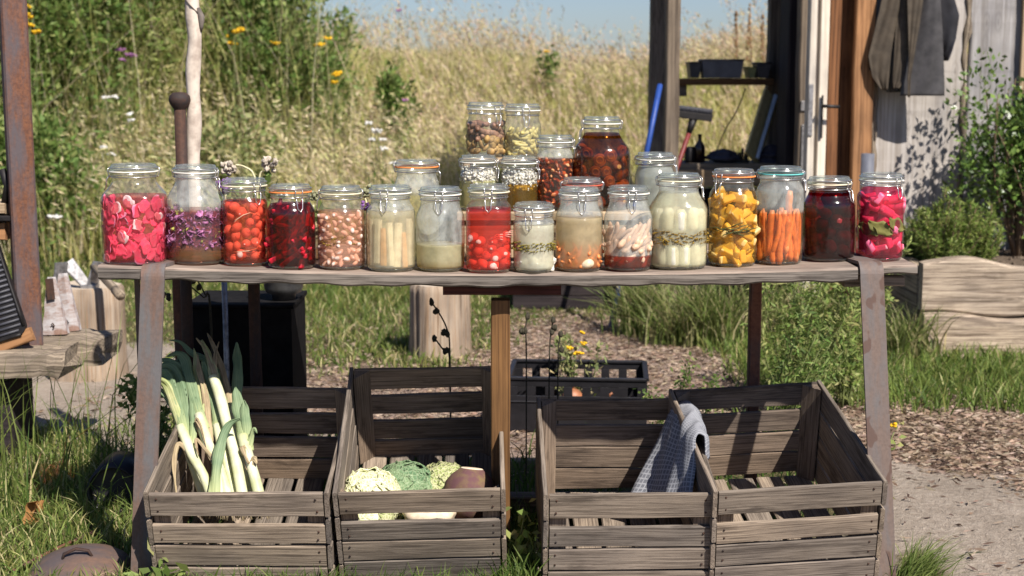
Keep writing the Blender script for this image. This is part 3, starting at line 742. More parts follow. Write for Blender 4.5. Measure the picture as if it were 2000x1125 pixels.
def apron(rows_list,label,Y):
    o=thing('leather_apron',label,'apron',at(rows_list[0][0][0][1],0,Y),group='leather aprons on the wall')
    O=o.location.copy(); 
    for (rows,yy,fo,am,mat,nm,ph) in rows_list:
        P=[[p-O for p in r] for r in sheet(rows,yy,folds=fo,amp=am,ph=ph)]
        mb=MB(); mb.grid(P,thick=.0035); mb.build(nm,mat,o)
    q=at((rows_list[0][0][0][1]+rows_list[0][0][0][2])/2,rows_list[0][0][0][0],Y)-O
    mb=MB(); mb.tube([q,q+Vector((.01,.02,.12)),q+Vector((0,.05,.2))],.004,6); mb.build('strap',M['leather_black'],o)
    return o
apron([([(-60,1790,1845),(30,1800,1872),(75,1822,1866),(100,1832,1858),(119,1842,1850)],3.60,1.2,.02,M['leather_black'],'apron_panel',.5)],'black leather apron with a pale crease hanging behind the grey one',3.60)
apron([([(-60,1710,1735),(0,1702,1728),(60,1694,1720),(110,1689,1706),(137,1690,1700)],3.60,1.,.015,M['leather_black'],'side_panel',0.),
       ([(-60,1733,1800),(60,1716,1788),(120,1712,1782),(165,1722,1778),(180,1732,1770)],3.60,2.2,.012,M['leather_black'],'backing_panel',.3),
       ([(-60,1735,1764),(20,1718,1754),(70,1706,1745),(110,1696,1739),(150,1704,1735),(176,1722,1732)],3.555,1.3,.012,M['leather_brown'],'apron_panel',.4),
       ([(-60,1768,1788),(0,1754,1780),(60,1749,1774),(120,1746,1771),(158,1744,1765),(173,1746,1754)],3.55,1.2,.010,M['leather_brown'],'apron_panel',1.2)],'brown leather apron with rounded hem hanging at the left',3.57)
apron([([(-60,1790,1832),(0,1786,1836),(60,1782,1840),(120,1772,1842),(160,1764,1843),(187,1759,1843)],3.53,1.4,.016,M['leather'],'apron_panel',.8),
       ([(-60,1775,1797),(0,1772,1802),(60,1774,1794),(110,1775,1786),(150,1773,1779),(190,1774,1777)],3.505,1.,.008,M['leather_brown'],'tie_flap',0.)],'slate grey leather apron with square hem hanging in front',3.53)

# ---------------------------------------------------------------- raised planter of live-edge slabs
pl=thing('raised_planter','low raised bed of pale live edge slabs beside the shed wall','planter',(at(1800,600,2.7).x,2.7,0))
P0=pl.location.copy(); xA=0.; 
def slab(x0,x1,zt,zb,Y,wav,th=.07,seed=0):
    mb=MB(); n=40; V=[];G=[];F=[]
    for i in range(n+1):
        x=lerp(x0,x1,i/n); a=zt(x)-0; b_=zb(x)
        for k,(yy,z) in enumerate(((Y+.004,b_+.002),(Y-.001,b_+.010),(Y-.002+.002*math.sin(x*21),(a+b_)/2),(Y-.001,a-.010),(Y+.006,a-.001),(Y+th,a),(Y+th,b_))):
            V.append((x,yy,z)); G.append((x+seed*7,z,yy))
    for i in range(n):
        for k in range(7):
            k2=(k+1)%7; F.append((i*7+k,(i+1)*7+k,(i+1)*7+k2,i*7+k2))
    F.append(tuple(range(7))); F.append(tuple(n*7+k for k in range(7))[::-1])
    mb.add(V,F,0,False,G,.6+.1*seed); return mb.build('slab',M['slab_wood'],pl)
zt1=lambda x:.40+.012*math.sin(x*5.+.6)+.012*math.sin(x*11)-.01*x+.012*math.exp(-((x-.22)/.12)**2)
zb1=lambda x:.195+.012*math.sin(x*6.+2.2)+.005*math.sin(x*15)
slab(.0,1.6,zt1,zb1,0.,0,seed=1); slab(.005,1.6,lambda x:zb1(x)-.006+.006*math.sin(x*9),lambda x:-.03,-.025,0,seed=2)
mb=MB(); mb.plank((.02,.06,.33),(.02,.95,.33),(-1,0,0),.12,.05,n=10,wob=.006); mb.plank((.02,.06,.12),(.02,.95,.12),(-1,0,0),.295,.05,n=10,wob=.006); mb.build('end_board',M['beam_wood'],pl)
mb=MB(); mb.box((.82,.5,.335),(1.5,.86,.04)); 
for k in range(260):
    mb.blob((R_.uniform(.05,1.5),R_.uniform(.1,.92),.356),(R_.uniform(.008,.025),R_.uniform(.008,.02),R_.uniform(.006,.014)),None,.2,2,seg=7,rings=5)
M['soil']=plain('dark_planting_soil',(.10,.075,.055),.95,.4,60,0,.1,bumps=.5)
mb.build('soil',M['soil'],pl)
# ---------------------------------------------------------------- the table
def ztop(x): return .733+.017*(x/.88)**2
TX=[]; 
tb=thing('plank_table','long grey plank table on rusty bent iron legs with a middle post','table',(0,.25,0))
T0=Vector((0,.25,0))
def tl(v): return Vector(v)-T0
XL=at(191,530,0.).x; XR=at(1676,530,0.).x; XE=at(1791,520,.06).x
def top_board(xa,xb,yf,yb,th,n,zoff=0.,seed=0,rough=.002):
    """sagging board with a worn front edge"""
    mb=MB(); V=[];G=[];F=[]
    for i in range(n+1):
        x=lerp(xa,xb,i/n); z=ztop(x)+zoff
        e=rough*(math.sin(x*9+seed)+.6*math.sin(x*31+seed*2)+.4*math.sin(x*67)); e2=.0016*(math.sin(x*23+seed)+math.sin(x*57+1))
        if i in (0,n): pass
        sec=[(yf+e+.004,z-th+e2),(yf+e-.001,z-th+.004+e2),(yf+e*.7-.001,z-th*.5),(yf+e*.6,z-.005),(yf+e*.6+.006,z),(lerp(yf,yb,.35),z-.0005+.0007*math.sin(x*19)),(lerp(yf,yb,.7),z+.0006*math.sin(x*13+1)),(yb-.004,z),(yb,z-.005),(yb,z-th)]
        for (y,zz) in sec: V.append(tl((x,y,zz))); G.append((x+seed*3.1,y*1.0,zz))
    k0=10
    for i in range(n):
        for k in range(k0):
            k2=(k+1)%k0; F.append((i*k0+k,i*k0+k2,(i+1)*k0+k2,(i+1)*k0+k))
    F.append(tuple(range(k0))[::-1]); F.append(tuple(n*k0+k for k in range(k0)))
    mb.add(V,F,0,False,G,.55+.1*seed); mb.m=[1 if (q%k0<3 and q<n*k0) or q>=n*k0 else 0 for q in range(len(F))]; return mb
top_board(XL,XR,0.,.20,.030,120,seed=0).build('top_board',[M['top_wood'],M['top_edge']],tb)
top_board(XR+.003,XE,.055,.30,.021,40,zoff=-.006,seed=1).build('top_board',[M['top_wood'],M['top_edge']],tb)
top_board(XL+.05,XR,.2035,.40,.028,60,zoff=-.001,seed=2).build('top_board',[M['top_wood'],M['top_edge']],tb)
top_board(XL+.03,XR-.02,.4035,.56,.028,60,zoff=-.001,seed=3).build('top_board',[M['top_wood'],M['top_edge']],tb)
# bent strap iron legs: over the top and down, splayed a little
def strap(px_top0,px_top1,pxb0,pxb1,pyb,mat,yf=-.012,th=.008,back=.12,side=0):
    a0=at(px_top0,530,yf).x; a1=at(px_top1,530,yf).x
    bm=at((pxb0+pxb1)/2,pyb,-.03); cx=(a0+a1)/2; w=a1-a0
    zc=ztop(cx)
    path=[(cx-.02*side,.30,zc+.004),(cx-.012*side,back,zc+.006),(cx-.004*side,yf+.045,zc+.007)]+[(cx,yf+.034-.034*math.sin(a_),zc-.027+.034*math.cos(a_)) for a_ in np.linspace(.15,1.57,7)]
    n=14
    for i in range(1,n+1):
        t=i/n; path.append((lerp(cx,bm.x+(bm.x-cx)*.12,t),lerp(yf,-.04,t),lerp(zc-.027,0.0,t)))
    P=[];G=[]
    L=0
    for i,p in enumerate(path):
        p=Vector(p)
        if i: L+=(p-Vector(path[i-1])).length
        d=Vector(path[min(i+1,len(path)-1)])-Vector(path[max(i-1,0)]); 
        row=[];gr=[]
        for k in range(5):
            u=(k/4-.5); row.append(tl(p+Vector((u*w,0,0)))); gr.append((L+px_top0*.01,u*w,0))
        P.append(row);G.append(gr)
    mb=MB(); mb.grid(P,thick=-th,smooth=False,grain=G); 
    return mb
strap(274,320,262,298,1085,M['rust_leg'],side=-1).build('leg',M['rust_leg'],tb)
strap(1681,1727,1702,1748,1100,M['rust_leg2'],yf=.03,side=1).build('leg',M['rust_leg2'],tb)
def rear_leg(x0,x1,Y,mat,zt=.70,th=.012,dx=0.):
    a=at(x0,600,Y).x; b=at(x1,600,Y).x; mb=MB()
    mb.plank(tl(((a+b)/2+dx,Y,0)),tl(((a+b)/2,Y,zt)),(0,-1,0),b-a,th,n=10,wob=.001); return mb.build('leg',mat,tb)
rear_leg(339,364,.54,M['rust_leg_dark'],.705,.014); rear_leg(1463,1486,.50,M['rust_leg_dark'],.695,.03)
rear_leg(264,276,.10,M['rust_leg'],.705,.006)
# middle post and red-brown bearer under the top
mb=MB(); a=at(978,600,.07); w=at(997,600,.07).x-at(960,600,.07).x
mb.plank(tl((a.x,.09,0)),tl((a.x-.001,.09,ztop(0)-.072)),(0,-1,0),w,.05,n=16,wob=.0012); mb.build('middle_post',M['ochre_wood'],tb)
mb=MB(); a=at(865,568,.045).x; b_=at(1096,568,.045).x; zc=at(0,568,.03).z
mb.plank(tl((a,.08,zc)),tl((b_,.08,zc)),(0,0,1),.07,at(0,558,.045).z-at(0,579,.045).z,n=8,wob=.001); mb.build('bearer',M['red_beam'],tb)
mb=MB(); mb.plank(tl((XL+.08,.47,.05)),tl((XR-.02,.47,.05)),(0,0,1),.06,.05,n=12); mb.build('foot_rail',M['dark_wood'],tb)
mb=MB(); zc=ztop(.85)-.045; mb.plank(tl((XR-.01,.10,zc)),tl((XE-.02,.10,zc)),(0,-1,0),.024,.03,n=6); mb.build('end_batten',M['grey_wood'],tb)

# stepped wooden riser behind the front row
ZT2=.853; ZT3=.9745
rs=thing('stepped_riser','stepped wooden riser standing on the table behind the front jars','display riser',(at(1110,420,.22).x,.22,0.74))
RS=rs.location.copy()
xa=at(893,420,.22).x; xb=at(1340,420,.22).x
def rl(v): return Vector(v)-RS
mb=MB(); mb.plank(rl((xa,.295,ZT2-.011)),rl((xb,.295,ZT2-.011)),(0,0,1),.16,.022,n=10,wob=.001); mb.build('lower_step',M['pale_pine'],rs)
mb=MB(); mb.plank(rl((xa+.01,.235,(ZT2+.74)/2-.01)),rl((xb-.01,.235,(ZT2+.74)/2-.01)),(0,-1,0),ZT2-.024-.736,.018,n=8); mb.build('riser_board',M['pale_pine'],rs)
xa3=at(903,300,.42).x; xb3=at(1062,300,.42).x
mb=MB(); mb.plank(rl((xa3,.435,ZT3-.006)),rl((xb3,.435,ZT3-.006)),(0,0,1),.125,.012,n=6); mb.build('upper_step',M['pale_pine'],rs)
for x in (xa3+.012,xb3-.012):
    mb=MB(); mb.plank(rl((x,.435,.7365)),rl((x,.435,ZT3-.013)),(1,0,0),.12,.018,n=6); mb.build('upright',M['pale_pine'],rs)
mb=MB(); mb.plank(rl((xb-.02,.30,.738)),rl((xb-.02,.30,ZT2-.023)),(1,0,0),.1,.018,n=4); mb.build('upright',M['pale_pine'],rs)
mb=MB(); q=at(608,440,.22); mb.box((0,0,.045),(.075,.09,.088)); 
tag(mb.build('wood_block',M['pale_pine'],None,(q.x,.25,ztop(q.x)+.0)),'small pale pine block glimpsed between the dark beet jar and bean jar','wood block')

# ---------------------------------------------------------------- jars
GROUP='clip top preserving jars'
class Jar: pass
def wire_ring(mb,r,z,wr=.0011,seg=40,e=2.):
    pts=[(r*math.cos(2*math.pi*k/seg),r*math.sin(2*math.pi*k/seg),z) for k in range(seg+1)]
    mb.tube(pts,wr,6,caps=False)
def make_jar(label, px0,px1, pyt, pyb=None, Y=None, zb=None, neck=.78, sh=.035, sq=2., glassm='glass', seal='white', clasp=0., tilt=(0,0), bulge=0., hinge=None):
    """px0..px1 body width, pyt lid top, pyb base (on the table) in pixels; the jar is placed where that base meets its board"""
    pc=(px0+px1)/2
    if Y is None:
        z=.74
        for _ in range(6):
            q=onz(pc,pyb,z); z=ztop(q.x)
        R=(px1-px0)/2/FPX*((q-CAM).dot(Vector((0,math.cos(PITCH),-math.sin(PITCH)))))
        c=Vector((q.x,q.y+R*.8,ztop(q.x)))
        c.x=at(pc,pyb-60,c.y).x
        if c.x>XR-.02: c.z-=.006
    else:
        c=at(pc,pyt+60,Y); R=(px1-px0)/2/FPX*(Y+3.2)*1.003; c.z=zb if zb is not None else ztop(c.x)
    H=at(pc,pyt,c.y).z-c.z
    lh=.019; zt=H-lh; rn=R*neck; zn=zt-.016; zs=zn-sh
    J=Jar(); J.R=R;J.H=H;J.zt=zt;J.zs=zs;J.zn=zn;J.rn=rn
    def prof(z):
        if z<.014: return R*(.90+.10*math.sin(min(1,z/.014)*math.pi/2))
        if z<zs: return R*(1+bulge*math.sin(math.pi*z/zs))
        if z<zn:
            t=(z-zs)/(zn-zs); return R+(rn-R)*(t*t*(3-2*t))
        return rn
    J.prof=prof
    o=thing('glass_jar',label,'jar',c+Vector((0,0,.0006)),(tilt[0],tilt[1],0),GROUP); J.o=o
    sqf=(lambda z: 2+(sq-2)*(1-sstep(zs-.01,zn,z))) if sq>2 else None
    J.sq=sqf
    zsamp=[.0,.004,.008,.014]+list(np.linspace(.02,zs,16))+list(np.linspace(zs,zn,9))[1:]
    pr=[(R*.2,.004),(R*.72,.003),(R*.80,0.)]+[(prof(z)*(1 if z>0 else .97),z+.0005) for z in zsamp]+[(rn,zt-.007),(rn*1.05,zt-.005),(rn*1.055,zt-.001),(rn*.98,zt)]
    mb=MB(); mb.lathe(pr,48,sq=sqf,rnd=.55); J.body=mb.build('body',M[glassm],o)
    # thick glass foot
    mb=MB(); mb.lathe([(0,.001),(prof(.004)*.93,.0012),(prof(.008)*.955,.007),(prof(.008)*.80,.0085),(0,.0075)],40,sq=sqf,rnd=.5); mb.build('base',M['glass'],o)
    rl_=rn*1.09
    mb=MB(); mb.lathe([(rn*.9,zt+.003),(rl_*.99,zt+.0035),(rl_,zt+.006),(rl_*.985,zt+.010),(rl_*.95,zt+.0125),(rl_*.93,H-.003),(rl_*.90,H-.0005),(rl_*.82,H),(rl_*.78,H-.0022),(0,H-.003)],44,rnd=.8); mb.build('lid',M['lidglass'],o)
    mb=MB(); mb.lathe([(rn*.94,zt+.0005),(rn*1.115,zt+.0003),(rn*1.13,zt+.0015),(rn*1.115,zt+.0032),(rn*.94,zt+.003)],40); mb.build('rubber_seal',M['seal_'+seal],o)
    # wire clasp: lid ring, neck ring, lever in front (clasp angle), hinge at the back
    mb=MB(); wire_ring(mb,rl_*1.012,zt+.0105); wire_ring(mb,rn*1.03,zt-.010)
    for (ang,lever) in ((clasp,True),((clasp+math.pi) if hinge is None else hinge,False)):
        ca,sa=math.sin(ang),-math.cos(ang); tx,ty=math.cos(ang),math.sin(ang)
        def W3(r,s_,z): return (ca*r+tx*s_,sa*r+ty*s_,z)
        g=.0085
        for s_ in (-g,g):
            mb.tube([W3(rl_*1.01,s_,zt+.0105),W3(rl_*1.0+.004,s_,zt+.004),W3(rn*1.03+.0035,s_,zt-.008),W3(rn*1.03+.001,s_*.9,zt-.012)],.0011,6)
        mb.tube([W3(rn*1.03+.003,-g*1.25,zt-.009),W3(rn*1.03+.003,g*1.25,zt-.009)],.0014,6)
        if lever:
            r0=rn*1.03+.003
            mb.tube([W3(r0,-g*.9,zt-.007),W3(r0+.006,-g*.85,zt-.016),W3(max(r0+.004,prof(zt-.034)+.004),-g*.7,zt-.034),W3(max(r0+.005,prof(zt-.040)+.004),0,zt-.041),W3(max(r0+.004,prof(zt-.034)+.004),g*.7,zt-.034),W3(r0+.006,g*.85,zt-.016),W3(r0,g*.9,zt-.007)],.0012,6)
    mb.build('wire_clasp',M['chrome'],o)
    return J
def fill(J,level,mat,z0=.008,name='brine',inset=.972):
    at_=J.body.data.attributes['rnd'].data
    for i_,v_ in enumerate(J.body.data.vertices): at_[i_].value=(1.0 if v_.co.z>level+.004 else .10)
    z1=min(level,J.zt-.004); zz=[z0]+[z for z in (.008,.014,.03) if z>z0 and z<z1]+list(np.linspace(max(.04,z0+.002),z1,8))
    zz=sorted(set(round(z,5) for z in zz if z>=z0 and z<=z1))
    pr=[(0,z0)]+[(J.prof(z)*inset,z) for z in zz]+[(J.prof(z1)*inset*.97,z1+.0008),(0,z1)]
    mb=MB(); mb.lathe(pr,40,sq=J.sq); return mb.build(name,M[mat],J.o)
def place(J,n,z0,z1,sizes,mind,rf=(.72,.9),front=2.2,seed=1,tries=40,inner=.0):
    """positions for pieces against the glass on the seen side: (pos, angle, t)"""
    R=random.Random(seed); out=[]
    for _ in range(n*tries):
        if len(out)>=n: break
        ang=R.uniform(-front,front); z=R.uniform(z0,z1)
        r=max(.0,J.prof(z)-sizes)*R.uniform(*rf)
        if J.sq:
            e=J.sq(z); ca,sa=abs(math.sin(ang)),abs(math.cos(ang)); r=r/((ca**e+sa**e)**(1/e))*.95
        p=Vector((math.sin(ang)*r,-math.cos(ang)*r,z))
        if all((p-q[0]).length>mind for q in out): out.append((p,ang,R.random()))
    return out
def put(J,name,protos,spots,rotf,scl=(.85,1.15),seed=3):
    R=random.Random(seed)
    for (p,ang,t) in spots:
        o=bpy.data.objects.new(name,R.choice(protos)); COL.objects.link(o); o.parent=J.o
        o.location=p; o.rotation_euler=rotf(R,ang); s_=R.uniform(*scl); o.scale=(s_,s_,s_)
def proto(fnc,mats,name):
    out=[]
    for k in range(3):
        mb=MB(); fnc(mb,k); o=mb.build(name,mats); me=o.data; bpy.data.objects.remove(o); out.append(me)
    return out
anyrot=lambda R,a:(R.uniform(0,6.28),R.uniform(0,6.28),R.uniform(0,6.28))
def chunk(mb,k,sx,sy,sz):
    "irregular cut wedge"
    V=[]
    for (x,y,z) in ((-1,-1,-1),(1,-1,-1),(1,1,-1),(-1,1,-1),(-.8,-.9,1),(.85,-.8,1),(.7,.8,1),(-.9,.75,1)):
        V.append((x*sx*R_.uniform(.7,1.05),y*sy*R_.uniform(.7,1.05),z*sz*R_.uniform(.75,1.05)))
    bm=bmesh.new(); vs=[bm.verts.new(v) for v in V]
    for f_ in ((3,2,1,0),(4,5,6,7),(0,1,5,4),(1,2,6,5),(2,3,7,6),(3,0,4,7)): bm.faces.new([vs[i] for i in f_])
    bmesh.ops.bevel(bm,geom=list(bm.edges),offset=min(sx,sy,sz)*.52,segments=3,profile=.6,affect='EDGES')
    bm.verts.index_update(); mb.add([v.co[:] for v in bm.verts],[[v.index for v in f_.verts] for f_ in bm.faces],0,True); bm.free()
def petal(mb,k,L,Wd,th=.0012,curl=.4):
    P=[]; jag=[R_.uniform(-.16,.16)*Wd for _ in range(7)]
    for i in range(7):
        u=i/6; w=Wd*math.sin(math.pi*min(.98,max(.04,u*.92+.05)))**.7*R_.uniform(.72,1.15); row=[]
        for j in range(5):
            v=j/4-.5; row.append((L*(u-.5),w*v+jag[i],curl*L*((u-.5)**2)*R_.uniform(.6,1.3)+curl*Wd*(v**2)*1.2+R_.uniform(-.0008,.0008)))
        P.append(row)
    mb.grid(P,thick=th)
def crumble(mb,k,n,L,Wd):
    for _ in range(n):
        t=MB(); petal(t,k,L*R_.uniform(.6,1.1),Wd*R_.uniform(.6,1.2),.0006,R_.uniform(.3,1.2)); q=rotm(R_.uniform(0,6),R_.uniform(0,6),R_.uniform(0,6)); c=Vector((R_.uniform(-.006,.006),R_.uniform(-.003,.003),R_.uniform(-.006,.006)))
        mb.add([q@Vector(v)+c for v in t.v],t.f,0,True)
def stick(mb,L,r0,r1,bend=.0,n=7,wob_=.04,sides=9):
    mb.tube([(bend*math.sin(math.pi*i/n),0,L*(i/n-.5)) for i in range(n+1)],[lerp(r0,r1,i/n)*(.55 if i in (0,n) else 1) for i in range(n+1)],sides,wob=wob_)

# produce materials
def veg(name,color,var=.25,scale=50,obj=.15,trans=.25,rough=.4,second=None): M[name]=plain(name,color,rough,var,scale,0,.35,obj,.1,second,trans)
veg('pink_petal',(.84,.20,.36),.3,60,.3,.35,second=(.88,.42,.54)); veg('pale_petal',(.90,.58,.58),.2,70,.12,.3)
veg('purple_floret',(.36,.15,.28),.5,160,.3,.3,.6,second=(.16,.05,.12)); veg('green_floret',(.30,.28,.06),.4,120,.25,.3,.6)
veg('radish_skin',(.90,.50,.44),.15,50,.12,.3,second=(.88,.56,.46)); veg('radish_tip',(.88,.44,.37),.1,50)
veg('beet',(.55,.018,.035),.5,60,.35,.2,second=(.10,.004,.012)); veg('bean',(.88,.70,.60),.1,60,.08,.3)
veg('parsnip',(.90,.83,.66),.08,50,.06,.3); veg('carrot_pale',(.82,.48,.20),.12,60,.1,.3); veg('carrot',(.86,.30,.09),.18,70,.12,.25)
veg('finger',(.80,.54,.36),.14,70,.1,.25); veg('herb',(.26,.21,.035),.45,90,.2,.3,.7); veg('herb_gold',(.27,.17,.022),.35,90,.2,.3,.7)
veg('dark_herb',(.11,.105,.03),.4,90,.2,.3,.7); veg('squash',(.88,.58,.14),.14,50,.1,.35,second=(.90,.70,.34)); veg('plum',(.22,.010,.014),.4,40,.3,.15)
veg('turnip_pink',(.82,.10,.24),.3,45,.18,.3,second=(.88,.36,.46)); veg('turnip_rim',(.88,.42,.50),.15,50,.1,.3); veg('bay_leaf',(.17,.16,.045),.25,60,.1,.2,.6)
veg('cream_flower',(.92,.87,.74),.3,140,.12,.3,.7,second=(.55,.48,.28)); veg('almond',(.27,.15,.095),.35,110,.35,.05,.6); veg('almond_light',(.36,.23,.085),.3,110,.25,.05,.6)
veg('pod',(.62,.53,.20),.2,70,.15,.25); veg('pecan',(.42,.14,.045),.45,130,.3,.1,.45,second=(.12,.03,.012)); veg('pecan_light',(.62,.31,.14),.3,130,.2,.1,.45)
veg('walnut',(.62,.30,.075),.35,60,.3,.15,second=(.20,.07,.015)); veg('walnut_core',(.80,.45,.15),.3,90,.15,.15); veg('cauliflower',(.92,.87,.76),.1,90,.05,.3,.7)
veg('leek_white',(.92,.89,.76),.06,50,.04,.3); veg('garlic',(.78,.64,.44),.12,60,.06,.3)
# brines
for nm,a in dict(
 brine_red=((.98,.56,.60),.12,(.80,.06,.10)), brine_amber=((.80,.48,.16),.14,(.40,.17,.04)), brine_radish=((.97,.45,.36),.10,(.85,.14,.06)),
 brine_beet=((.50,.03,.04),.12,(.09,.003,.008)), brine_bean=((.98,.82,.74),.22,(.86,.44,.30)), brine_pale=((.98,.94,.83),.40,(.90,.80,.58)),
 brine_cloud=((.9,.86,.62),.72,(.66,.60,.38)), brine_rose=((.95,.30,.25),.20,(.88,.10,.075)), brine_milk=((.97,.95,.86),.66,(.93,.87,.70)),
 brine_beige=((.92,.84,.64),.74,(.72,.60,.38)), brine_rust=((.62,.14,.03),.30,(.36,.05,.015)), brine_cream=((.98,.96,.85),.46,(.94,.87,.64)),
 brine_yellow=((.98,.86,.50),.10,(.80,.48,.06)), brine_orange=((.98,.80,.62),.08,(.78,.36,.12)), brine_wine=((.36,.022,.03),.16,(.06,.003,.008)),
 brine_pink=((.95,.36,.50),.10,(.80,.07,.20)), brine_green=((.90,.90,.66),.40,(.62,.60,.34)), brine_honey=((.84,.62,.20),.25,(.50,.30,.05)),
 brine_brown=((.50,.27,.10),.06,(.07,.016,.006)), brine_nut=((.75,.40,.22),.08,(.2,.05,.02)), brine_lemon=((.94,.91,.72),.3,(.72,.66,.36)), brine_frost=((.88,.90,.86),.5,(.66,.68,.62))).items():
    M[nm]=liquid(nm,a[0],a[1],a[2])
M['brine_amber']=liquid('brine_amber2',(.78,.46,.34),.30,(.30,.10,.17),(.42,.19,.04),(.030,.048))
M['brine_cloud']=liquid('brine_cloud2',(.9,.86,.62),.70,(.68,.62,.38),(.48,.32,.10),(.004,.026))
M['brine_beige']=liquid('brine_beige2',(.94,.84,.62),.62,(.74,.61,.38),(.72,.30,.10),(.02,.075))

# prototypes
def curved(fn): return fn
PT=proto(lambda mb,k:petal(mb,k,.030+.005*k,.027,curl=.16),M['pink_petal'],'petal'); PT2=proto(lambda mb,k:petal(mb,k,.029,.025,curl=.12),M['pale_petal'],'petal')
FL=proto(lambda mb,k:crumble(mb,k,8,.017,.012),M['purple_floret'],'floret'); FLG=proto(lambda mb,k:crumble(mb,k,6,.012,.007),M['green_floret'],'floret')
CF=proto(lambda mb,k:[mb.blob((R_.uniform(-.005,.005),R_.uniform(-.005,.005),R_.uniform(-.004,.004)),(.0035,.003,.002),rotm(R_.uniform(0,3),R_.uniform(0,3)),.3,3,seg=7,rings=5) for _ in range(7)],M['cream_flower'],'blossom')
def radish_(mb,k):
    mb.blob((0,0,0),(.0105+.001*k,.0105,.0112),None,.05,1.2,seg=16,rings=10,mat=0); mb.blob((0,0,-.0085),(.0062,.0062,.0036),None,.1,2,mat=1,seg=10,rings=6); mb.tube([(0,0,-.0102),(.0012,0,-.0116),(.002,.0005,-.0125)],[.004,.003,.0012],8,mat=1); mb.blob((0,0,.0088),(.0066,.0066,.0032),None,.1,2,mat=1,seg=10,rings=6)
RD=proto(radish_,[M['radish_skin'],M['radish_tip']],'radish')
BT=proto(lambda mb,k:chunk(mb,k,.006,.005,.026+.004*k),M['beet'],'beet_stick')
def bean_(mb,k):
    n=8; mb.tube([(.0035*math.cos(math.pi*(i/n-.5))-.002,0,.0085*(2*i/n-1)) for i in range(n+1)],[.0052*math.sqrt(max(.06,1-(2*i/n-1)**2))*(1) for i in range(n+1)],10,wob=.02)
BN=proto(bean_,M['bean'],'bean')
SP=proto(lambda mb,k:mb.plank((0,0,-.05),(0,0,.05),(0,1,0),.0125+.002*k,.011,n=8,wob=.001,tw=.85),M['parsnip'],'parsnip_stick')
SPC=proto(lambda mb,k:mb.plank((0,0,-.05),(0,0,.05),(0,1,0),.012,.010,n=8,wob=.001,tw=.8),M['carrot_pale'],'carrot_stick')
HB=proto(lambda mb,k:[mb.tube([(0,0,0),(.008*math.cos(a),.003,.008*math.sin(a)),(.015*math.cos(a+.2),.002,.015*math.sin(a+.2)-.002)],[.0009,.0014,.0005],5) for a in [R_.uniform(0,6.28) for _ in range(6)]],M['herb'],'herb_sprig')
HBG=proto(lambda mb,k:[mb.tube([(0,0,0),(.009*math.cos(a),.003,.004*math.sin(a)),(.018*math.cos(a+.2),.002,.008*math.sin(a+.2))],[.0009,.0016,.0005],5) for a in [R_.uniform(0,6.28) for _ in range(7)]],M['herb_gold'],'herb_sprig')
HBD=proto(lambda mb,k:[mb.tube([(0,0,0),(.015*math.cos(a),.002,.004*math.sin(a)),(.03*math.cos(a),.001,.006*math.sin(a))],[.0008,.0012,.0004],5) for a in [R_.uniform(-.5,.5)+R_.choice((0,math.pi)) for _ in range(9)]],M['dark_herb'],'herb_sprig')
CS=proto(lambda mb,k:stick(mb,.026,.0045,.0022,.003),M['carrot'],'carrot_piece')
FG=proto(lambda mb,k:stick(mb,.060+.008*k,.0078,.0052,.004*(k-1),8,.05,8),M['finger'],'root_wedge')
SQ=proto(lambda mb,k:chunk(mb,k,.012,.0075,.017+.003*k),M['squash'],'squash_chunk')
CA=proto(lambda mb,k:stick(mb,.105,.0085,.0035,.006*(k-1),9,.03,10),M['carrot'],'carrot')
PLM=proto(lambda mb,k:mb.blob((0,0,0),(.015,.014,.016),None,.06,1.3),M['plum'],'plum')
TP=proto(lambda mb,k:chunk(mb,k,.017,.010,.016+.004*k),M['turnip_pink'],'turnip_wedge'); TP2=proto(lambda mb,k:chunk(mb,k,.0075,.006,.024),M['turnip_rim'],'turnip_wedge')
AL=proto(lambda mb,k:mb.blob((0,0,0),(.0085,.0065,.0135),None,.08,1.4,fn=lambda d:1-.16*d.z),M['almond'],'almond'); AL2=proto(lambda mb,k:mb.blob((0,0,0),(.009,.0075,.0125),None,.08,1.4,fn=lambda d:1-.14*d.z),M['almond_light'],'almond')
PD=proto(lambda mb,k:stick(mb,.034,.0055,.004,.004,8,.03),M['pod'],'pod')
PC=proto(lambda mb,k:mb.blob((0,0,0),(.0042,.0034,.0095),None,.15,2.5,seg=10,rings=7,fn=lambda d:1-.12*d.z),M['pecan'],'nut'); PC2=proto(lambda mb,k:mb.blob((0,0,0),(.0042,.003,.0095),None,.2,2.5,seg=10,rings=7),M['pecan_light'],'nut')
WB=proto(lambda mb,k:mb.blob((0,0,0),(.015,.0135,.0155),None,.05,1.4),M['walnut'],'walnut')
def wring(mb,k):
    mb.lathe([(0,-.005),(.0135,-.005),(.0155,-.003),(.0155,.003),(.014,.005),(.012,.0052),(.010,.0054),(.0045,.0054),(.003,.0050),(0,.0050)],20,mat=0)
    mb.lathe([(.0098,.0050),(.0098,.0058),(.0056,.0058),(.0056,.0050)],18,mat=1)
WR=proto(wring,[M['walnut'],M['walnut_core']],'walnut_half')
facing=lambda R,a:(math.pi/2+R.uniform(-.35,.35),R.uniform(-.35,.35),a+R.uniform(-.3,.3))
flat2=lambda R,a:(math.pi/2+R.uniform(-.35,.35),R.uniform(-3,3),a+R.uniform(-.25,.25))
flat3=lambda R,a:(math.pi/2+R.uniform(-.12,.12),R.uniform(-3,3),a+R.uniform(-.1,.1))
flat_=lambda R,a:(math.pi/2+R.uniform(-.7,.7),R.uniform(-3,3),a+R.uniform(-.5,.5))

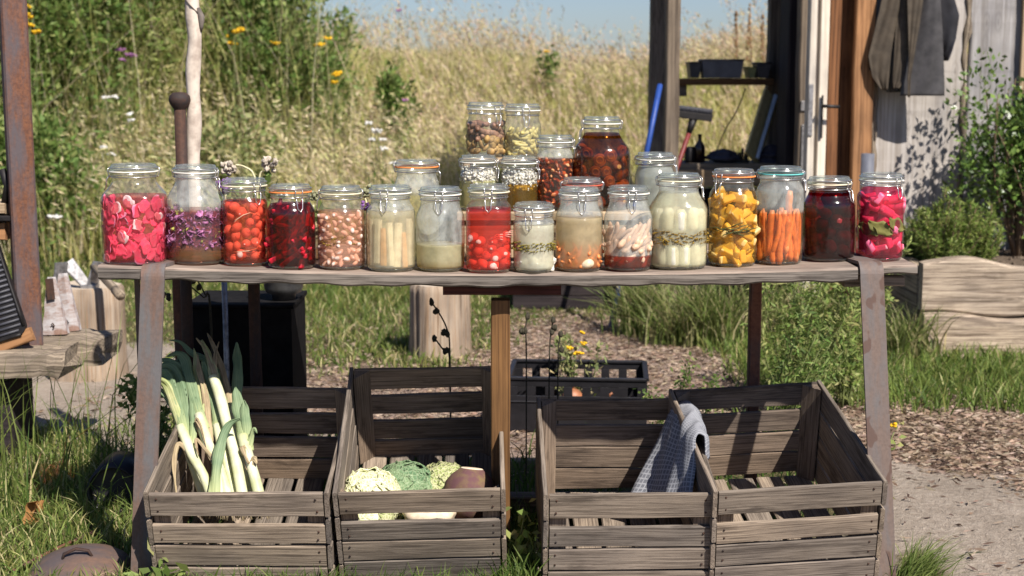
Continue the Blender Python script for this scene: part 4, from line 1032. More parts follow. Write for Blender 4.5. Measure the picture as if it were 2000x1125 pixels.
# ---- front row, left to right
J=make_jar('large squared jar of bright pink petal slices in red brine, leftmost on the table',202,330,320,519,neck=.67,sh=.045,sq=3.2,clasp=-1.35)
fill(J,J.H-.073,'brine_red',inset=.955)
put(J,'petal',PT,place(J,90,.014,J.H-.084,.007,.0125,(.90,.98),2.0,1),flat2); put(J,'petal',PT2,place(J,10,.014,J.H-.084,.005,.024,(.985,1.0),1.5,2),flat3)
J=make_jar('large round shouldered jar of purple blossoms floating over amber liquid',325,442,322,518,neck=.67,sh=.055,clasp=1.4,glassm='misty',tilt=(0,.01))
fill(J,J.H-.105,'brine_amber')
sp=place(J,98,.040,J.H-.106,.008,.0095,(.96,1.0),2.0,3); put(J,'floret',FL,sp[:78],anyrot,(.8,1.5)); put(J,'floret',FLG,sp[78:],anyrot,(.8,1.4))
J=make_jar('jar packed with whole coral radishes in orange red brine, with white seal',435,525,348,521,neck=.88,sh=.022,sq=2.6,seal='cream',clasp=.75)
fill(J,J.H-.052,'brine_radish'); put(J,'radish',RD,place(J,60,.016,J.H-.060,.0115,.0188,(.86,1.0),2.2,4),anyrot,(.85,1.12))
mb=MB(); r=J.R*.96; mb.tube([(math.sin(a)*r,-math.cos(a)*r,z) for (a,z) in ((-.5,.095),(-.2,.11),(.1,.12),(.4,.125),(.7,.121),(.9,.115))],.0011,6); mb.tube([(math.sin(a)*r,-math.cos(a)*r,z) for (a,z) in ((-.5,.033),(-.1,.036),(.3,.037),(.7,.042),(.9,.06),(1.0,.08))],.001,6); mb.build('root_thread',M['finger'],J.o)
J=make_jar('jar of very dark red beet sticks with an orange seal',521,617,360,527,neck=.78,sh=.03,seal='orange',clasp=.55)
fill(J,J.H-.045,'brine_beet'); put(J,'beet_stick',BT,place(J,44,.026,J.H-.056,.011,.0125,(.86,1.0),1.9,5),lambda R,a:(R.uniform(-.3,.3),R.uniform(.3,1.6),a+R.uniform(-.15,.15)))
J=make_jar('jar of white beans in salmon pink brine beside the dark beet jar',620,714,363,528,neck=.79,sh=.03,seal='cream',clasp=-1.5)
fill(J,J.H-.058,'brine_bean'); put(J,'bean',BN,place(J,84,.014,J.H-.064,.0065,.0118,(.95,1.0),2.,6),anyrot,(.8,1.25)); put(J,'herb_sprig',HBG,place(J,7,.055,.075,.004,.010,(.94,1.0),.9,7),facing)
J=make_jar('jar of upright cream parsnip sticks and one pale carrot stick',715,812,362,532,neck=.78,sh=.03,clasp=-.2,glassm='misty')
fill(J,J.H-.058,'brine_pale')
for (a,z,dz,mt,sc_) in ((-1.15,.066,0,SP,1.05),(-.62,.07,.05,SP,1.),(-.3,.058,0.,SPC,.85),(.06,.064,-.04,SP,.98),(.42,.062,.06,SP,1.),(.82,.05,-.05,SPC,.8),(1.25,.066,0,SP,1.05),(1.8,.06,0,SP,1.),(-1.8,.06,0,SP,1.)):
    r=J.R*.80; o=bpy.data.objects.new('parsnip_stick' if mt is SP else 'carrot_stick',mt[int(a*7)%3]); COL.objects.link(o); o.parent=J.o; o.location=(math.sin(a)*r,-math.cos(a)*r,z); o.rotation_euler=(0,dz,a); o.scale=(1.15,1.1,sc_)
J=make_jar('half empty jar of cloudy pale yellow liquid between the parsnip and rose red jars',812,908,365,532,neck=.79,sh=.04,glassm='misty',clasp=.0,bulge=.01)
fill(J,.060,'brine_cloud'); put(J,'herb_sprig',HB,place(J,1,.045,.05,.002,.02,(.98,1.),.4,8),lambda R,a:(0,.5,a))
J=make_jar('square sided jar of clear red liquid with pink radishes sunk at the bottom',908,1001,360,534,neck=.80,sh=.02,sq=3.0,seal='cream',clasp=.0)
fill(J,J.H-.056,'brine_rose'); put(J,'radish',RD,place(J,34,.017,.080,.0105,.0178,(.93,1.0),1.8,9),anyrot,(.9,1.12)); put(J,'root_hair',proto(lambda mb,k:[mb.tube([(0,0,0),(.012,.0,.006+j*.004),(.026,0,.004+j*.006)],.0009,5) for j in (-1,0,1)],M['radish_tip'],'root_hair'),place(J,3,.074,.085,.002,.012,(1.,1.02),.9,10),lambda R,a:(0,0,a))
J=make_jar('small short jar of milky pickle crossed by a band of olive herbs',1002,1083,396,534,neck=.90,sh=.012,glassm='misty',clasp=-.25,tilt=(.02,0))
fill(J,J.H-.050,'brine_milk'); put(J,'herb_sprig',HB,place(J,60,.048,.068,.004,.0055,(.97,1.0),1.7,11),facing,(.6,1.))
put(J,'floret_chunk',proto(lambda mb,k:[mb.blob((R_.uniform(-.01,.01),0,R_.uniform(-.008,.008)),(.011,.009,.010),None,.25,2.5) for _ in range(4)],M['cauliflower'],'floret_chunk'),place(J,7,.018,.040,.014,.018,(.9,.97),1.7,12),anyrot)
J=make_jar('jar of beige cloudy liquid with orange carrot bits at the bottom and a garlic clove',1084,1177,365,532,neck=.79,sh=.038,glassm='misty',clasp=.1)
fill(J,J.H-.070,'brine_beige'); put(J,'carrot_piece',CS,place(J,34,.016,.058,.006,.010,(.97,1.0),1.8,13),lambda R,a:(R.uniform(-.9,.9),R.uniform(-.9,.9),a))
put(J,'garlic_clove',proto(lambda mb,k:mb.blob((0,0,0),(.017,.012,.012),None,.1,1.5),M['garlic'],'garlic_clove'),[(Vector((.018,-J.R*.83,.02)),.3,.5)],facing)
J=make_jar('jar of tan root wedges standing in rusty red liquid',1179,1274,363,531,neck=.78,sh=.042,glassm='misty',clasp=.1)
fill(J,.034,'brine_rust'); put(J,'root_wedge',FG,place(J,34,.034,.084,.010,.0135,(.82,1.0),2.,14),lambda R,a:(R.uniform(-.3,.3),R.uniform(.3,1.3),a))
J=make_jar('big wide jar of creamy pickle with golden herb band and white stalks',1265,1383,338,528,neck=.66,sh=.05,sq=2.5,glassm='misty',seal='cream',clasp=1.25)
fill(J,J.H-.045,'brine_cream'); put(J,'herb_sprig',HBG,place(J,80,.058,.086,.004,.0065,(.97,1.0),1.7,15),facing,(.7,1.2))
put(J,'leek_stalk',proto(lambda mb,k:stick(mb,.052,.012,.0125,0,6,.02,12),M['leek_white'],'leek_stalk'),[(Vector((math.sin(a)*J.R*.78,-math.cos(a)*J.R*.78,z)),a,.5) for (a,z) in ((-1.3,.034),(-.8,.034),(-.3,.033),(.2,.034),(.7,.033),(1.2,.034),(-1.1,.112),(-.55,.115),(0,.112),(.55,.115),(1.1,.112))],lambda R,a:(R.uniform(-.05,.05),R.uniform(-.08,.08),a),(1,1.08))
J=make_jar('jar of yellow squash chunks with a dark herb sprig and an orange seal',1383,1478,330,522,neck=.80,sh=.03,seal='orange',clasp=-.85)
fill(J,J.H-.05,'brine_yellow'); put(J,'squash_chunk',SQ,place(J,70,.016,J.H-.060,.0165,.0155,(.86,1.0),2.,16),anyrot,(.85,1.2)); put(J,'herb_sprig',HBD,place(J,12,.076,.094,.002,.006,(.985,1.0),.8,17),facing)
J=make_jar('jar of long orange carrots with a teal green seal',1475,1568,325,518,neck=.85,sh=.025,seal='teal',glassm='misty',clasp=1.2)
fill(J,.118,'brine_orange')
put(J,'carrot',CA,place(J,46,.056,.078,.010,.0098,(.80,1.0),2.1,18),lambda R,a:(R.uniform(-.12,.12)+math.pi*R.choice((0,0,1)),R.uniform(-.22,.3),a),(.92,1.1)); put(J,'carrot',CA,[(Vector((.022,-.036,.115)),.5,.5)],lambda R,a:(math.pi,-.1,0),(1.1,1.1))
J=make_jar('jar of almost black wine red fruit next to the right iron leg',1568,1670,345,512,neck=.76,sh=.03,clasp=.85,bulge=.03,tilt=(0,-.015),seal='cream')
fill(J,J.H-.032,'brine_wine'); put(J,'plum',PLM,place(J,20,.022,J.H-.05,.018,.024,(.9,1.),1.8,19),anyrot)
J=make_jar('jar of hot pink turnip wedges with a bay leaf, rightmost on the table',1672,1764,338,506,neck=.84,sh=.02,sq=2.5,clasp=.6)
fill(J,J.H-.036,'brine_pink'); put(J,'turnip_wedge',TP,place(J,26,.022,J.H-.058,.021,.021,(.85,1.),2.1,20),flat2,(.9,1.2)); put(J,'turnip_wedge',TP2,place(J,12,.026,J.H-.058,.014,.026,(.95,1.0),1.7,21),lambda R,a:(R.uniform(-.2,.2),R.uniform(0,3),a),(.9,1.3))
BL=proto(lambda mb,k:petal(mb,k,.062,.032,.0008,.3),M['bay_leaf'],'bay_leaf')
put(J,'bay_leaf',BL,[(Vector((-.012,-J.R*.955,.082)),-.2,.5),(Vector((.024,-J.R*.86,.09)),.6,.5),(Vector((-.034,-J.R*.7,.075)),-.9,.5)],lambda R,a:(math.pi/2,.35,a),(.9,1.1))
# ---- back rows
J=make_jar('clear wide jar with orange seal standing behind the parsnip jar',770,858,312,Y=.25,neck=.87,sh=.03,seal='orange',glassm='misty',clasp=1.6)
fill(J,J.H-.085,'brine_lemon')
J=make_jar('jar of cream elderflower heads in greenish liquid, left of the pair on the lower step',898,971,303,Y=.275,zb=ZT2,neck=.90,sh=.015,clasp=1.2)
fill(J,J.H-.062,'brine_green'); put(J,'blossom',CF,place(J,90,J.H-.066,J.H-.034,.006,.0065,(.85,1.0),2.,22),anyrot,(.8,1.3))
J=make_jar('jar of white blossoms over honey liquid, right of the pair on the lower step',978,1050,305,Y=.275,zb=ZT2,neck=.90,sh=.015,clasp=1.3)
fill(J,J.H-.068,'brine_honey'); put(J,'blossom',CF,place(J,98,J.H-.078,J.H-.034,.006,.0065,(.85,1.0),2.,23),anyrot,(.8,1.3))
J=make_jar('tall jar of brown almonds on the top step, left of its pair',911,986,200,Y=.44,zb=ZT3,neck=.86,sh=.02,clasp=.7)
sp=place(J,90,.012,J.H-.054,.008,.0125,(.84,1.0),2.4,24); put(J,'almond',AL,[s_ for s_ in sp if s_[0].z>.045],lambda R,a:(R.uniform(0,3),1.57+R.uniform(-.6,.6),a)); put(J,'almond',AL2,[s_ for s_ in sp if s_[0].z<=.045],anyrot)
J=make_jar('tall half filled jar of pale yellow pods on the top step, beside the almonds',985,1056,203,Y=.44,zb=ZT3,neck=.88,sh=.02,glassm='frost',clasp=.2)
put(J,'pod',PD,place(J,60,.010,.066,.008,.0105,(.84,1.0),2.3,25),lambda R,a:(R.uniform(-.5,.5),R.uniform(.5,2.4),a),(.8,1.1))
J=make_jar('jar of small reddish brown nuts between the blossom jar and the big dark jar',1047,1121,264,Y=.30,zb=ZT2,neck=.86,sh=.022,clasp=1.3,glassm='misty')
fill(J,J.H-.058,'brine_nut'); sp=place(J,99,.012,J.H-.060,.006,.0088,(.95,1.0),2.0,26); put(J,'nut',PC,sp[:66],anyrot,(1.,1.4)); put(J,'nut',PC2,sp[66:],anyrot,(1.,1.35))
J=make_jar('big round shouldered jar of halved walnuts in dark brown liquor',1117,1233,228,Y=.305,zb=ZT2,neck=.58,sh=.055,clasp=-1.4,sq=2.2)
fill(J,J.H-.040,'brine_brown'); sp=place(J,46,.020,J.H-.082,.0155,.0245,(.96,1.0),2.0,27); put(J,'walnut',WB,sp[::2],anyrot); put(J,'walnut_half',WR,sp[1::2],lambda R,a:(math.pi/2+R.uniform(-.3,.3),0,a+R.uniform(-.3,.3)),(.85,1.1))
J=make_jar('cloudy white jar standing on the riser right of the walnut jar',1240,1318,298,Y=.29,zb=ZT2,neck=.86,sh=.02,glassm='frost',clasp=1.3)
fill(J,J.H-.035,'brine_frost')
J=make_jar('clear jar with rust red seal half hidden behind the jar of beige liquid',1095,1178,347,Y=.168,neck=.86,sh=.03,seal='red',glassm='misty',clasp=-1.5)
# ---------------------------------------------------------------- slatted crates
CW=[]
def crate(label,px0,px1,pyf,tilt,yaw=0.,roll=0.,yf=-.135,depth=.5,h=.285,backgaps=(.012,.012,.012),mat='grey_wood',seed=0):
    """tilted fruit crate; px0..px1 and pyf give the top edge of its front"""
    a=at(px0,pyf,yf); b=at(px1,pyf,yf); w=b.x-a.x
    zfront=a.z; y0=yf+h*math.sin(tilt)
    o=thing('wooden_crate',label,'crate',((a.x+b.x)/2,y0,zfront-h*math.cos(tilt)),(tilt,roll,yaw),'weathered slatted crates under the table')
    hw=w/2; t=.011
    def slats(L,zs,yfun,name,mat_,nails=True,bw=0.):
        mb=MB()
        for (z0,z1) in zs: yfun(mb,z0,z1)
        return mb.build(name,[M[mat_],M['rust_dark']],o)
    fz=[(.224,.283),(.150,.199),(.092,.145),(.028,.086)]
    def fr(mb,z0,z1):
        mb.plank((-hw+R_.uniform(0,.003),-.0,(z0+z1)/2+R_.uniform(-.002,.002)),(hw-R_.uniform(0,.003),-.0,(z0+z1)/2+R_.uniform(-.002,.002)),(0,-1,0),z1-z0,t,n=16,wob=.0016,cham=.0018)
        for sx in (-1,1):
            for zz in (z0+.014,z1-.014): mb.tube([(sx*(hw-.017+R_.uniform(-.003,.003)),-.005,zz),(sx*(hw-.017),-.0067,zz)],.0026,6,mat=1)
    slats(w,fz,fr,'front_panel',mat)
    bz=[];z=.283
    for k in range(4):
        z1=z; z0=z1-.058; bz.append((z0,z1)); z=z0-(backgaps[k] if k<3 else 0)
    def bk(mb,z0,z1): mb.plank((-hw,depth,(z0+z1)/2),(hw,depth,(z0+z1)/2),(0,-1,0),z1-z0,t,n=14,wob=.002,cham=.0018)
    slats(w,bz,bk,'back_panel','crate_in')
    for sx in (-1,1):
        def sd(mb,z0,z1):
            q=R_.uniform(-.002,.002)
            mb.plank((sx*(hw+.0065),-.006,(z0+z1)/2+q),(sx*(hw+.0065),depth+.006,(z0+z1)/2+q),(1,0,0),z1-z0,.010,n=16,wob=.002,cham=.0018)
        slats(depth,[(.222,.287),(.152,.214),(.084,.146),(.020,.078)],sd,'side_panel',mat)
        for yy,hh,dy in ((.0065+.014,.262,1),(depth-.0065-.014,.283,-1)):
            mb=MB(); s_=.036; zb=.018
            # triangular corner block
            V=[(sx*(hw-.002),yy-dy*.013,zb),(sx*(hw-s_-.004),yy-dy*.013,zb),(sx*(hw-.002),yy-dy*.013+dy*s_,zb)]
            V=V+[(x,y,hh) for (x,y,_) in V]
            F=[(0,1,2),(3,5,4),(0,3,4,1),(1,4,5,2),(2,5,3,0)]
            mb.add(V,F,0,False,[(z_*1.0+R_.random()*.001+seed,x,y) for (x,y,z_) in V]); mb.build('corner_block',M['crate_in'],o)
    mb=MB()
    for k in range(5):
        x=lerp(-hw+.038,hw-.038,k/4); mb.plank((x,.004,.012),(x,depth-.004,.012),(0,0,1),w/5-.010,.010,n=8,wob=.002)
    mb.build('floor_boards',M['grey_wood'],o)
    o['w']=w
    del o['w']
    return o
cr1=crate('grey slatted crate at the left, holding leeks',291,633,961,rad(15.5),yaw=rad(-1),backgaps=(.016,.012,.008))
cr2=crate('steeply propped slatted crate with open back gaps, holding cabbages and a swede',663,980,957,rad(21.5),roll=rad(-1.2),yaw=rad(1),backgaps=(.02,.02,.004))
cr3=crate('nearly empty slatted crate with dark nail heads and a grey cloth over its right side',1071,1393,963,rad(12.),yaw=rad(1),mat='grey_wood',backgaps=(.014,.004,.004))
cr4=crate('empty slatted crate at the right, turned slightly with a dark shaded interior',1403,1730,948,rad(14.),yaw=rad(5),roll=rad(-2.0),backgaps=(.014,.004,.003))

# ---------------------------------------------------------------- leeks
def leafcolmat(name,c1,c2,rough=.45,trans=.2,basec=None):
    m,nt,b=newmat(name); gc=attr(nt,'gc','Vector')
    st=noise(nt,mapping(nt,gc,(2,330,330)),1.,3,.5); n=noise(nt,gc,14,3,.6)
    c=mixc(nt,ramp(nt,n,[(.35,(0,0,0)),(.65,(1,1,1))]),c1,c2)
    if basec:
        sx=nt.nodes.new('ShaderNodeSeparateXYZ'); nt.links.new(gc,sx.inputs[0]); mr=nt.nodes.new('ShaderNodeMapRange'); mr.inputs[1].default_value=.0; mr.inputs[2].default_value=.085
        nt.links.new(sx.outputs[0],mr.inputs[0]); c=mixc(nt,mr.outputs[0],basec,c)
    c=mixc(nt,1.,c,ramp(nt,st,[(.34,(.68,.72,.68)),(.64,(1.16,1.14,1.1))]),'MULTIPLY')
    nt.links.new(c,b.inputs['Base Color']); b.inputs['Roughness'].default_value=rough; b.inputs['Specular IOR Level'].default_value=.3
    t=nt.nodes.new('ShaderNodeBsdfTranslucent'); nt.links.new(c,t.inputs[0]); mx=nt.nodes.new('ShaderNodeMixShader'); mx.inputs[0].default_value=trans
    nt.links.new(b.outputs[0],mx.inputs[1]); nt.links.new(t.outputs[0],mx.inputs[2]); nt.links.new(mx.outputs[0],nt.nodes['Material Output'].inputs[0]); return m
M['leek_shaft']=plain('leek_shaft',(.70,.69,.48),.45,.12,16,0,.4,trans=.15,second=(.55,.58,.30))
M['leek_green']=leafcolmat('leek_leaf',(.155,.235,.13),(.24,.32,.18),.6,.2,(.52,.56,.28)); M['leek_pale']=leafcolmat('leek_pale_leaf',(.36,.42,.17),(.56,.54,.30)); M['leek_dry']=leafcolmat('leek_dry_leaf',(.50,.40,.25),(.36,.27,.17),.8)
def bez(pts,n):
    pts=[Vector(p) for p in pts]; out=[]
    m=len(pts)-1
    for i in range(n+1):
        t=i/n*m; k=min(int(t),m-1); u=t-k
        p0=pts[max(k-1,0)];p1=pts[k];p2=pts[k+1];p3=pts[min(k+2,m)]
        out.append(.5*((2*p1)+(-p0+p2)*u+(2*p0-5*p1+4*p2-p3)*u*u+(-p0+3*p1-3*p2+p3)*u**3))
    return out
def ribbon(mb,pts,w0,w1,wt=.1,n=26,fold=.16,tw=0.,face=Vector((0,-1,0.25))):
    C=bez(pts,n); P=[];G=[];L=0
    for i,c in enumerate(C):
        d=(C[min(i+1,n)]-C[max(i-1,0)]).normalized(); nrm=(face-d*face.dot(d)).normalized()
        sd=d.cross(nrm); q=i/n; w=lerp(w0,w1,q)*(1 if q<.45 else lerp(1,wt,((q-.45)/.55)**1.7))*(1+.08*math.sin(q*19+w0*999))
        an=tw*q; sd=sd*math.cos(an)+nrm*math.sin(an); nn=d.cross(sd)*-1
        if i: L+=(c-C[i-1]).length
        row=[];gr=[]
        for j in range(5):
            v=j/4-.5; row.append(c+sd*(v*w)-nn*(abs(v)*w*fold)+nn*(.0022*math.sin(L*70+v*11)+.0015*math.sin(L*31-v*17))); gr.append((L,v*w,0))
        P.append(row);G.append(gr)
    mb.grid(P,thick=.0012,grain=G)
def leek(label,shaft,r,leaves,collar=True):
    """shaft: [(px,py,Y)...] leaves: [(material, width, width_end, [(px,py,Y)...])]"""
    b=at(*shaft[0]); o=thing('leek',label,'leek',b,group='leeks in the left crate'); 
    pts=bez([at(*p)-b for p in shaft],12)
    mb=MB(); mb.tube(pts,[r*(.96 if i==0 else 1+.05*math.sin(i*.9)) for i in range(13)],14,wob=.015); mb.build('shaft',M['leek_shaft'],o)
    mb=MB()
    for k in range(14): 
        a=R_.uniform(0,6.28); mb.tube([pts[0],pts[0]+Vector((math.cos(a)*r*.8,math.sin(a)*r*.6,-.012)),pts[0]+Vector((math.cos(a)*r*1.3,math.sin(a)*r,-.028))],.0012,4)
    mb.build('roots',M['leek_dry'],o)
    for (mt,w0,w1,pp) in leaves:
        mb=MB(); ribbon(mb,[at(*p)-b for p in pp],w0,w1,tw=R_.uniform(-.4,.4)); mb.build('leaf',M[mt],o)
    return o
leek('leek at the far left of the crate with a pale leaf folding over',[(420,990,.02),(398,930,.06),(376,890,.10),(352,832,.15)],.0118,
 [('leek_pale',.023,.024,[(362,860,.13),(346,812,.17),(333,775,.2),(322,750,.21),(304,744,.19),(284,770,.15)]),
  ('leek_green',.026,.028,[(366,868,.12),(360,810,.18),(352,755,.22),(338,722,.25),(318,716,.25),(292,738,.21)]),
  ('leek_green',.024,.026,[(360,852,.13),(345,790,.19),(332,745,.22),(314,728,.23),(280,765,.19),(268,812,.14)]),
  ('leek_green',.022,.020,[(372,880,.11),(378,815,.17),(372,760,.22),(356,722,.26),(330,704,.27),(300,706,.27)]),
  ('leek_green',.020,.018,[(358,850,.13),(342,800,.19),(322,770,.22),(300,765,.22),(280,800,.18)]),
  ('leek_dry',.014,.010,[(380,905,.09),(352,868,.11),(342,885,.09),(341,925,.06),(344,968,.03)])])
leek('leek with broad green leaves and a dry tan leaf, second from the left',[(452,992,.03),(428,915,.08),(406,866,.12),(388,810,.18)],.0122,
 [('leek_green',.027,.027,[(398,838,.15),(380,780,.2),(368,735,.24),(362,704,.27),(346,690,.28),(326,696,.26)]),
  ('leek_pale',.026,.022,[(400,846,.15),(392,790,.2),(386,745,.24),(384,712,.27),(378,680,.29)]),
  ('leek_dry',.020,.012,[(408,862,.13),(404,800,.19),(396,750,.23),(388,715,.26),(386,690,.28)]),
  ('leek_green',.025,.022,[(396,838,.16),(382,785,.21),(373,745,.24),(372,770,.22),(375,812,.18)]),
  ('leek_dry',.012,.008,[(418,895,.1),(396,860,.13),(384,820,.15),(392,835,.13),(404,880,.1)])])
leek('long leek with a straight pale yellow shaft leaning back in the middle',[(478,992,.03),(462,905,.09),(446,840,.15),(430,775,.2),(416,735,.23)],.0128,
 [('leek_pale',.024,.022,[(436,800,.18),(424,755,.22),(414,722,.25),(405,690,.28),(394,664,.3)]),
  ('leek_dry',.017,.010,[(432,782,.2),(418,730,.24),(408,700,.27),(398,678,.29),(384,660,.3)]),
  ('leek_dry',.012,.007,[(428,768,.2),(420,720,.25),(420,690,.28),(428,668,.3)])])
leek('leek on the right with a broad blunt green leaf top and torn brown skin',[(512,990,.03),(497,930,.07),(483,885,.1),(474,850,.13)],.0128,
 [('leek_green',.030,.034,[(480,872,.11),(472,828,.15),(466,795,.18),(462,772,.19),(460,756,.2)]),
  ('leek_green',.026,.026,[(484,880,.1),(480,835,.14),(477,800,.17),(476,782,.18)]),
  ('leek_green',.016,.010,[(484,885,.1),(490,855,.11),(496,838,.11),(502,846,.1)]),
  ('leek_dry',.020,.012,[(490,915,.075),(480,890,.085),(472,872,.095),(476,884,.08),(486,906,.068)]),
  ('leek_dry',.016,.010,[(492,918,.072),(496,896,.075),(502,906,.068)])])
leek('leek between the tan leaved leek and the straight middle leek',[(466,992,.05),(448,925,.1),(434,875,.14),(424,830,.18)],.0118,
 [('leek_green',.025,.026,[(428,850,.16),(418,795,.2),(408,750,.24),(402,722,.26),(396,705,.27)]),('leek_pale',.024,.020,[(424,836,.17),(412,785,.22),(400,748,.25),(384,728,.27),(366,726,.26)]),
  ('leek_green',.022,.018,[(428,846,.165),(426,795,.2),(424,755,.23),(428,722,.26)])])
leek('slim leek at the back left, mostly hidden by the folded pale leaf',[(404,990,.08),(380,920,.13),(362,860,.17)],.0105,
 [('leek_green',.024,.024,[(366,872,.16),(350,810,.21),(336,765,.24),(318,742,.26),(300,735,.26)]),('leek_green',.022,.018,[(364,866,.165),(358,805,.21),(352,765,.25),(346,722,.28),(350,690,.3)])])
leek('slim leek in front with one curling green leaf across its shaft',[(434,990,.0),(428,950,.03),(424,915,.06)],.0095,
 [('leek_green',.026,.022,[(418,972,.0),(421,925,.03),(428,880,.06),(438,846,.08),(452,826,.09),(470,818,.09)]),
  ('leek_dry',.010,.006,[(420,905,.06),(398,875,.1),(382,858,.11),(388,890,.08)])])
leek('leek with dark shaded leaf tips reaching up under the table',[(496,990,.07),(478,915,.13),(462,850,.19),(448,790,.24)],.0115,
 [('leek_dry',.018,.010,[(452,800,.23),(440,745,.28),(428,705,.31),(416,672,.33),(404,650,.35)]),
  ('leek_green',.026,.026,[(456,830,.21),(462,770,.26),(464,720,.3),(463,690,.33),(462,668,.34)]),
  ('leek_green',.022,.012,[(450,795,.24),(428,740,.29),(404,705,.31),(376,690,.32),(352,668,.33),(330,664,.33)])])

# ---------------------------------------------------------------- cabbages, swede and celeriac
def crinkle(name,c1,c2,vein,rough=.55):
    m,nt,b=newmat(name); gc=attr(nt,'gc','Vector')
    v=nt.nodes.new('ShaderNodeTexVoronoi'); v.feature='DISTANCE_TO_EDGE'; v.inputs['Scale'].default_value=105; nt.links.new(gc,v.inputs['Vector'])
    n=noise(nt,gc,24,4,.6); c=mixc(nt,ramp(nt,n,[(.38,(0,0,0)),(.62,(1,1,1))]),c1,c2)
    c=mixc(nt,ramp(nt,v.outputs['Distance'],[(.02,(1,1,1)),(.12,(0,0,0))]),c,vein)
    nt.links.new(c,b.inputs['Base Color']); b.inputs['Roughness'].default_value=rough; b.inputs['Specular IOR Level'].default_value=.25
    bump(nt,b,v.outputs['Distance'],1.,.006); return m
M['cab_pale']=crinkle('pale_cabbage',(.55,.58,.28),(.70,.68,.42),(.82,.79,.58)); M['cab_green']=crinkle('savoy_cabbage',(.11,.20,.10),(.18,.26,.13),(.26,.33,.19)); M['cab_mid']=crinkle('green_cabbage',(.30,.36,.12),(.40,.42,.20),(.55,.52,.32))
M['cut_face']=plain('cut_vegetable_face',(.72,.58,.42),.7,.15,60); M['swede_purple']=plain('swede_skin',(.085,.038,.04),.85,.4,38,second=(.16,.105,.05),bumps=.6); M['swede_gold']=plain('swede_flesh',(.60,.40,.18),.6,.2,40)
def cabbage(label,px,py,Y,R,mat,rot=0,leaves=10,seed=0):
    c=at(px,py,Y); c.z-=R*.95
    o=thing('cabbage',label,'cabbage',c); rr=random.Random(seed)
    mb=MB(); mb.blob((0,0,0),(R*.95,R*.95,R*.93),None,.05,2,seg=28,rings=18); mb.build('head',M[mat],o)
    for k in range(leaves):
        a=rr.uniform(0,6.28); tl_=rr.uniform(-.25,.55); P=[]
        for i in range(9):
            row=[]
            for j in range(9):
                u=(i/8-.5)*1.9; v=(j/8-.5)*1.7
                rim=max(abs(i/8-.5),abs(j/8-.5))*2
                d=Vector((math.sin(u),-math.cos(u)*math.cos(v),math.sin(v)+.001)); d.normalize()
                rad_=R*(.95+.03*k/leaves+.075*rim**4*(1+.7*math.sin(i*2.9+j*2.3+k))+.018*math.sin(i*2.3+k)*math.sin(j*2.1+k))
                p=d*rad_; p=rotm(tl_-.6,0,0)@p; p=rotm(0,rr.uniform(-.01,.01),a)@p; row.append(p)
            P.append(row)
        mb=MB(); mb.grid(P,thick=-.002); mb.build('outer_leaf',M[mat],o)
    return o
cabbage('pale yellow green cabbage, leftmost in the cabbage crate',722,921,.055,.078,'cab_pale',seed=1)
cabbage('dark green crinkled savoy cabbage in the middle of the crate',792,908,.15,.085,'cab_green',seed=2)
cabbage('mid green cabbage with browned patch between the savoy and the swede',868,909,.17,.075,'cab_mid',seed=3)
c=at(916,917,.05); R=.064; c.z-=R
o=thing('swede','purplish brown swede with a pale cut crown, rightmost in the cabbage crate','swede',c,(rad(-12),rad(6),0))
mb=MB(); mb.lathe([(0,-R*.95),(R*.5,-R*.9),(R*.85,-R*.5),(R,0),(R*.93,R*.45),(R*.72,R*.75),(R*.5,R*.93),(R*.42,R)],28,bump=lambda a,z:.03*math.sin(3*a)+.02*math.sin(7*a+z*60)); mb.build('body',M['swede_purple'],o)
mb=MB(); mb.lathe([(R*.42,R),(R*.38,R*1.03),(0,R*1.035)],20); mb.build('cut_crown',M['cut_face'],o)
c=at(838,1006,-.045); 
mb=MB(); mb.blob((0,0,0),(.062,.05,.045),None,.14,2.4,seg=24,rings=14); tag(mb.build('celeriac',M['cut_face'],None,(c.x,.0,c.z-.012)),'pale celeriac seen through the front gap of the cabbage crate','celeriac')
c=at(718,1010,-.05)
o=thing('cut_cabbage','cut cabbage half seen through the front gap below the pale cabbage','cabbage',(c.x,-.005,c.z-.012))
mb=MB(); mb.blob((0,0,0),(.05,.045,.045),None,.06,2,seg=22,rings=12); mb.build('head',M['cab_pale'],o)
mb=MB(); mb.blob((.034,-.012,-.004),(.026,.034,.034),None,.05,2); mb.build('cut_face',M['cab_mid'],o)

# ---------------------------------------------------------------- checked cloth over the shared crate side
m,nt,b=newmat('grey_checked_cloth'); gc=attr(nt,'gc','Vector'); sp=nt.nodes.new('ShaderNodeSeparateXYZ'); nt.links.new(gc,sp.inputs[0])
lx=math_(nt,'GREATER_THAN',math_(nt,'FRACT',math_(nt,'MULTIPLY',sp.outputs[0],95.)),.72); ly=math_(nt,'GREATER_THAN',math_(nt,'FRACT',math_(nt,'MULTIPLY',sp.outputs[1],95.)),.72)
c=mixc(nt,math_(nt,'MAXIMUM',lx,ly),(.165,.17,.19),(.34,.345,.365)); c=mixc(nt,1.,c,ramp(nt,noise(nt,gc,60,3,.6),[(.3,(.85,.85,.87)),(.7,(1.08,1.08,1.08))]),'MULTIPLY')
nt.links.new(c,b.inputs['Base Color']); b.inputs['Roughness'].default_value=.95; b.inputs['Specular IOR Level'].default_value=.1; bump(nt,b,noise(nt,gc,400,2,.5),.3,.001)
M['cloth']=m
LFT=[(1240,968,.22),(1264,915,.25),(1290,860,.27),(1315,800,.29),(1338,782,.30),(1352,790,.29),(1366,812,.285),(1371,850,.28)]
RGT=[(1345,975,-.02),(1350,930,.0),(1352,895,.02),(1350,862,.04),(1362,846,.055),(1375,848,.055),(1382,862,.05),(1384,905,.045)]
A=bez([at(*p) for p in LFT],40); B=bez([at(*p) for p in RGT],40); P=[];G=[]
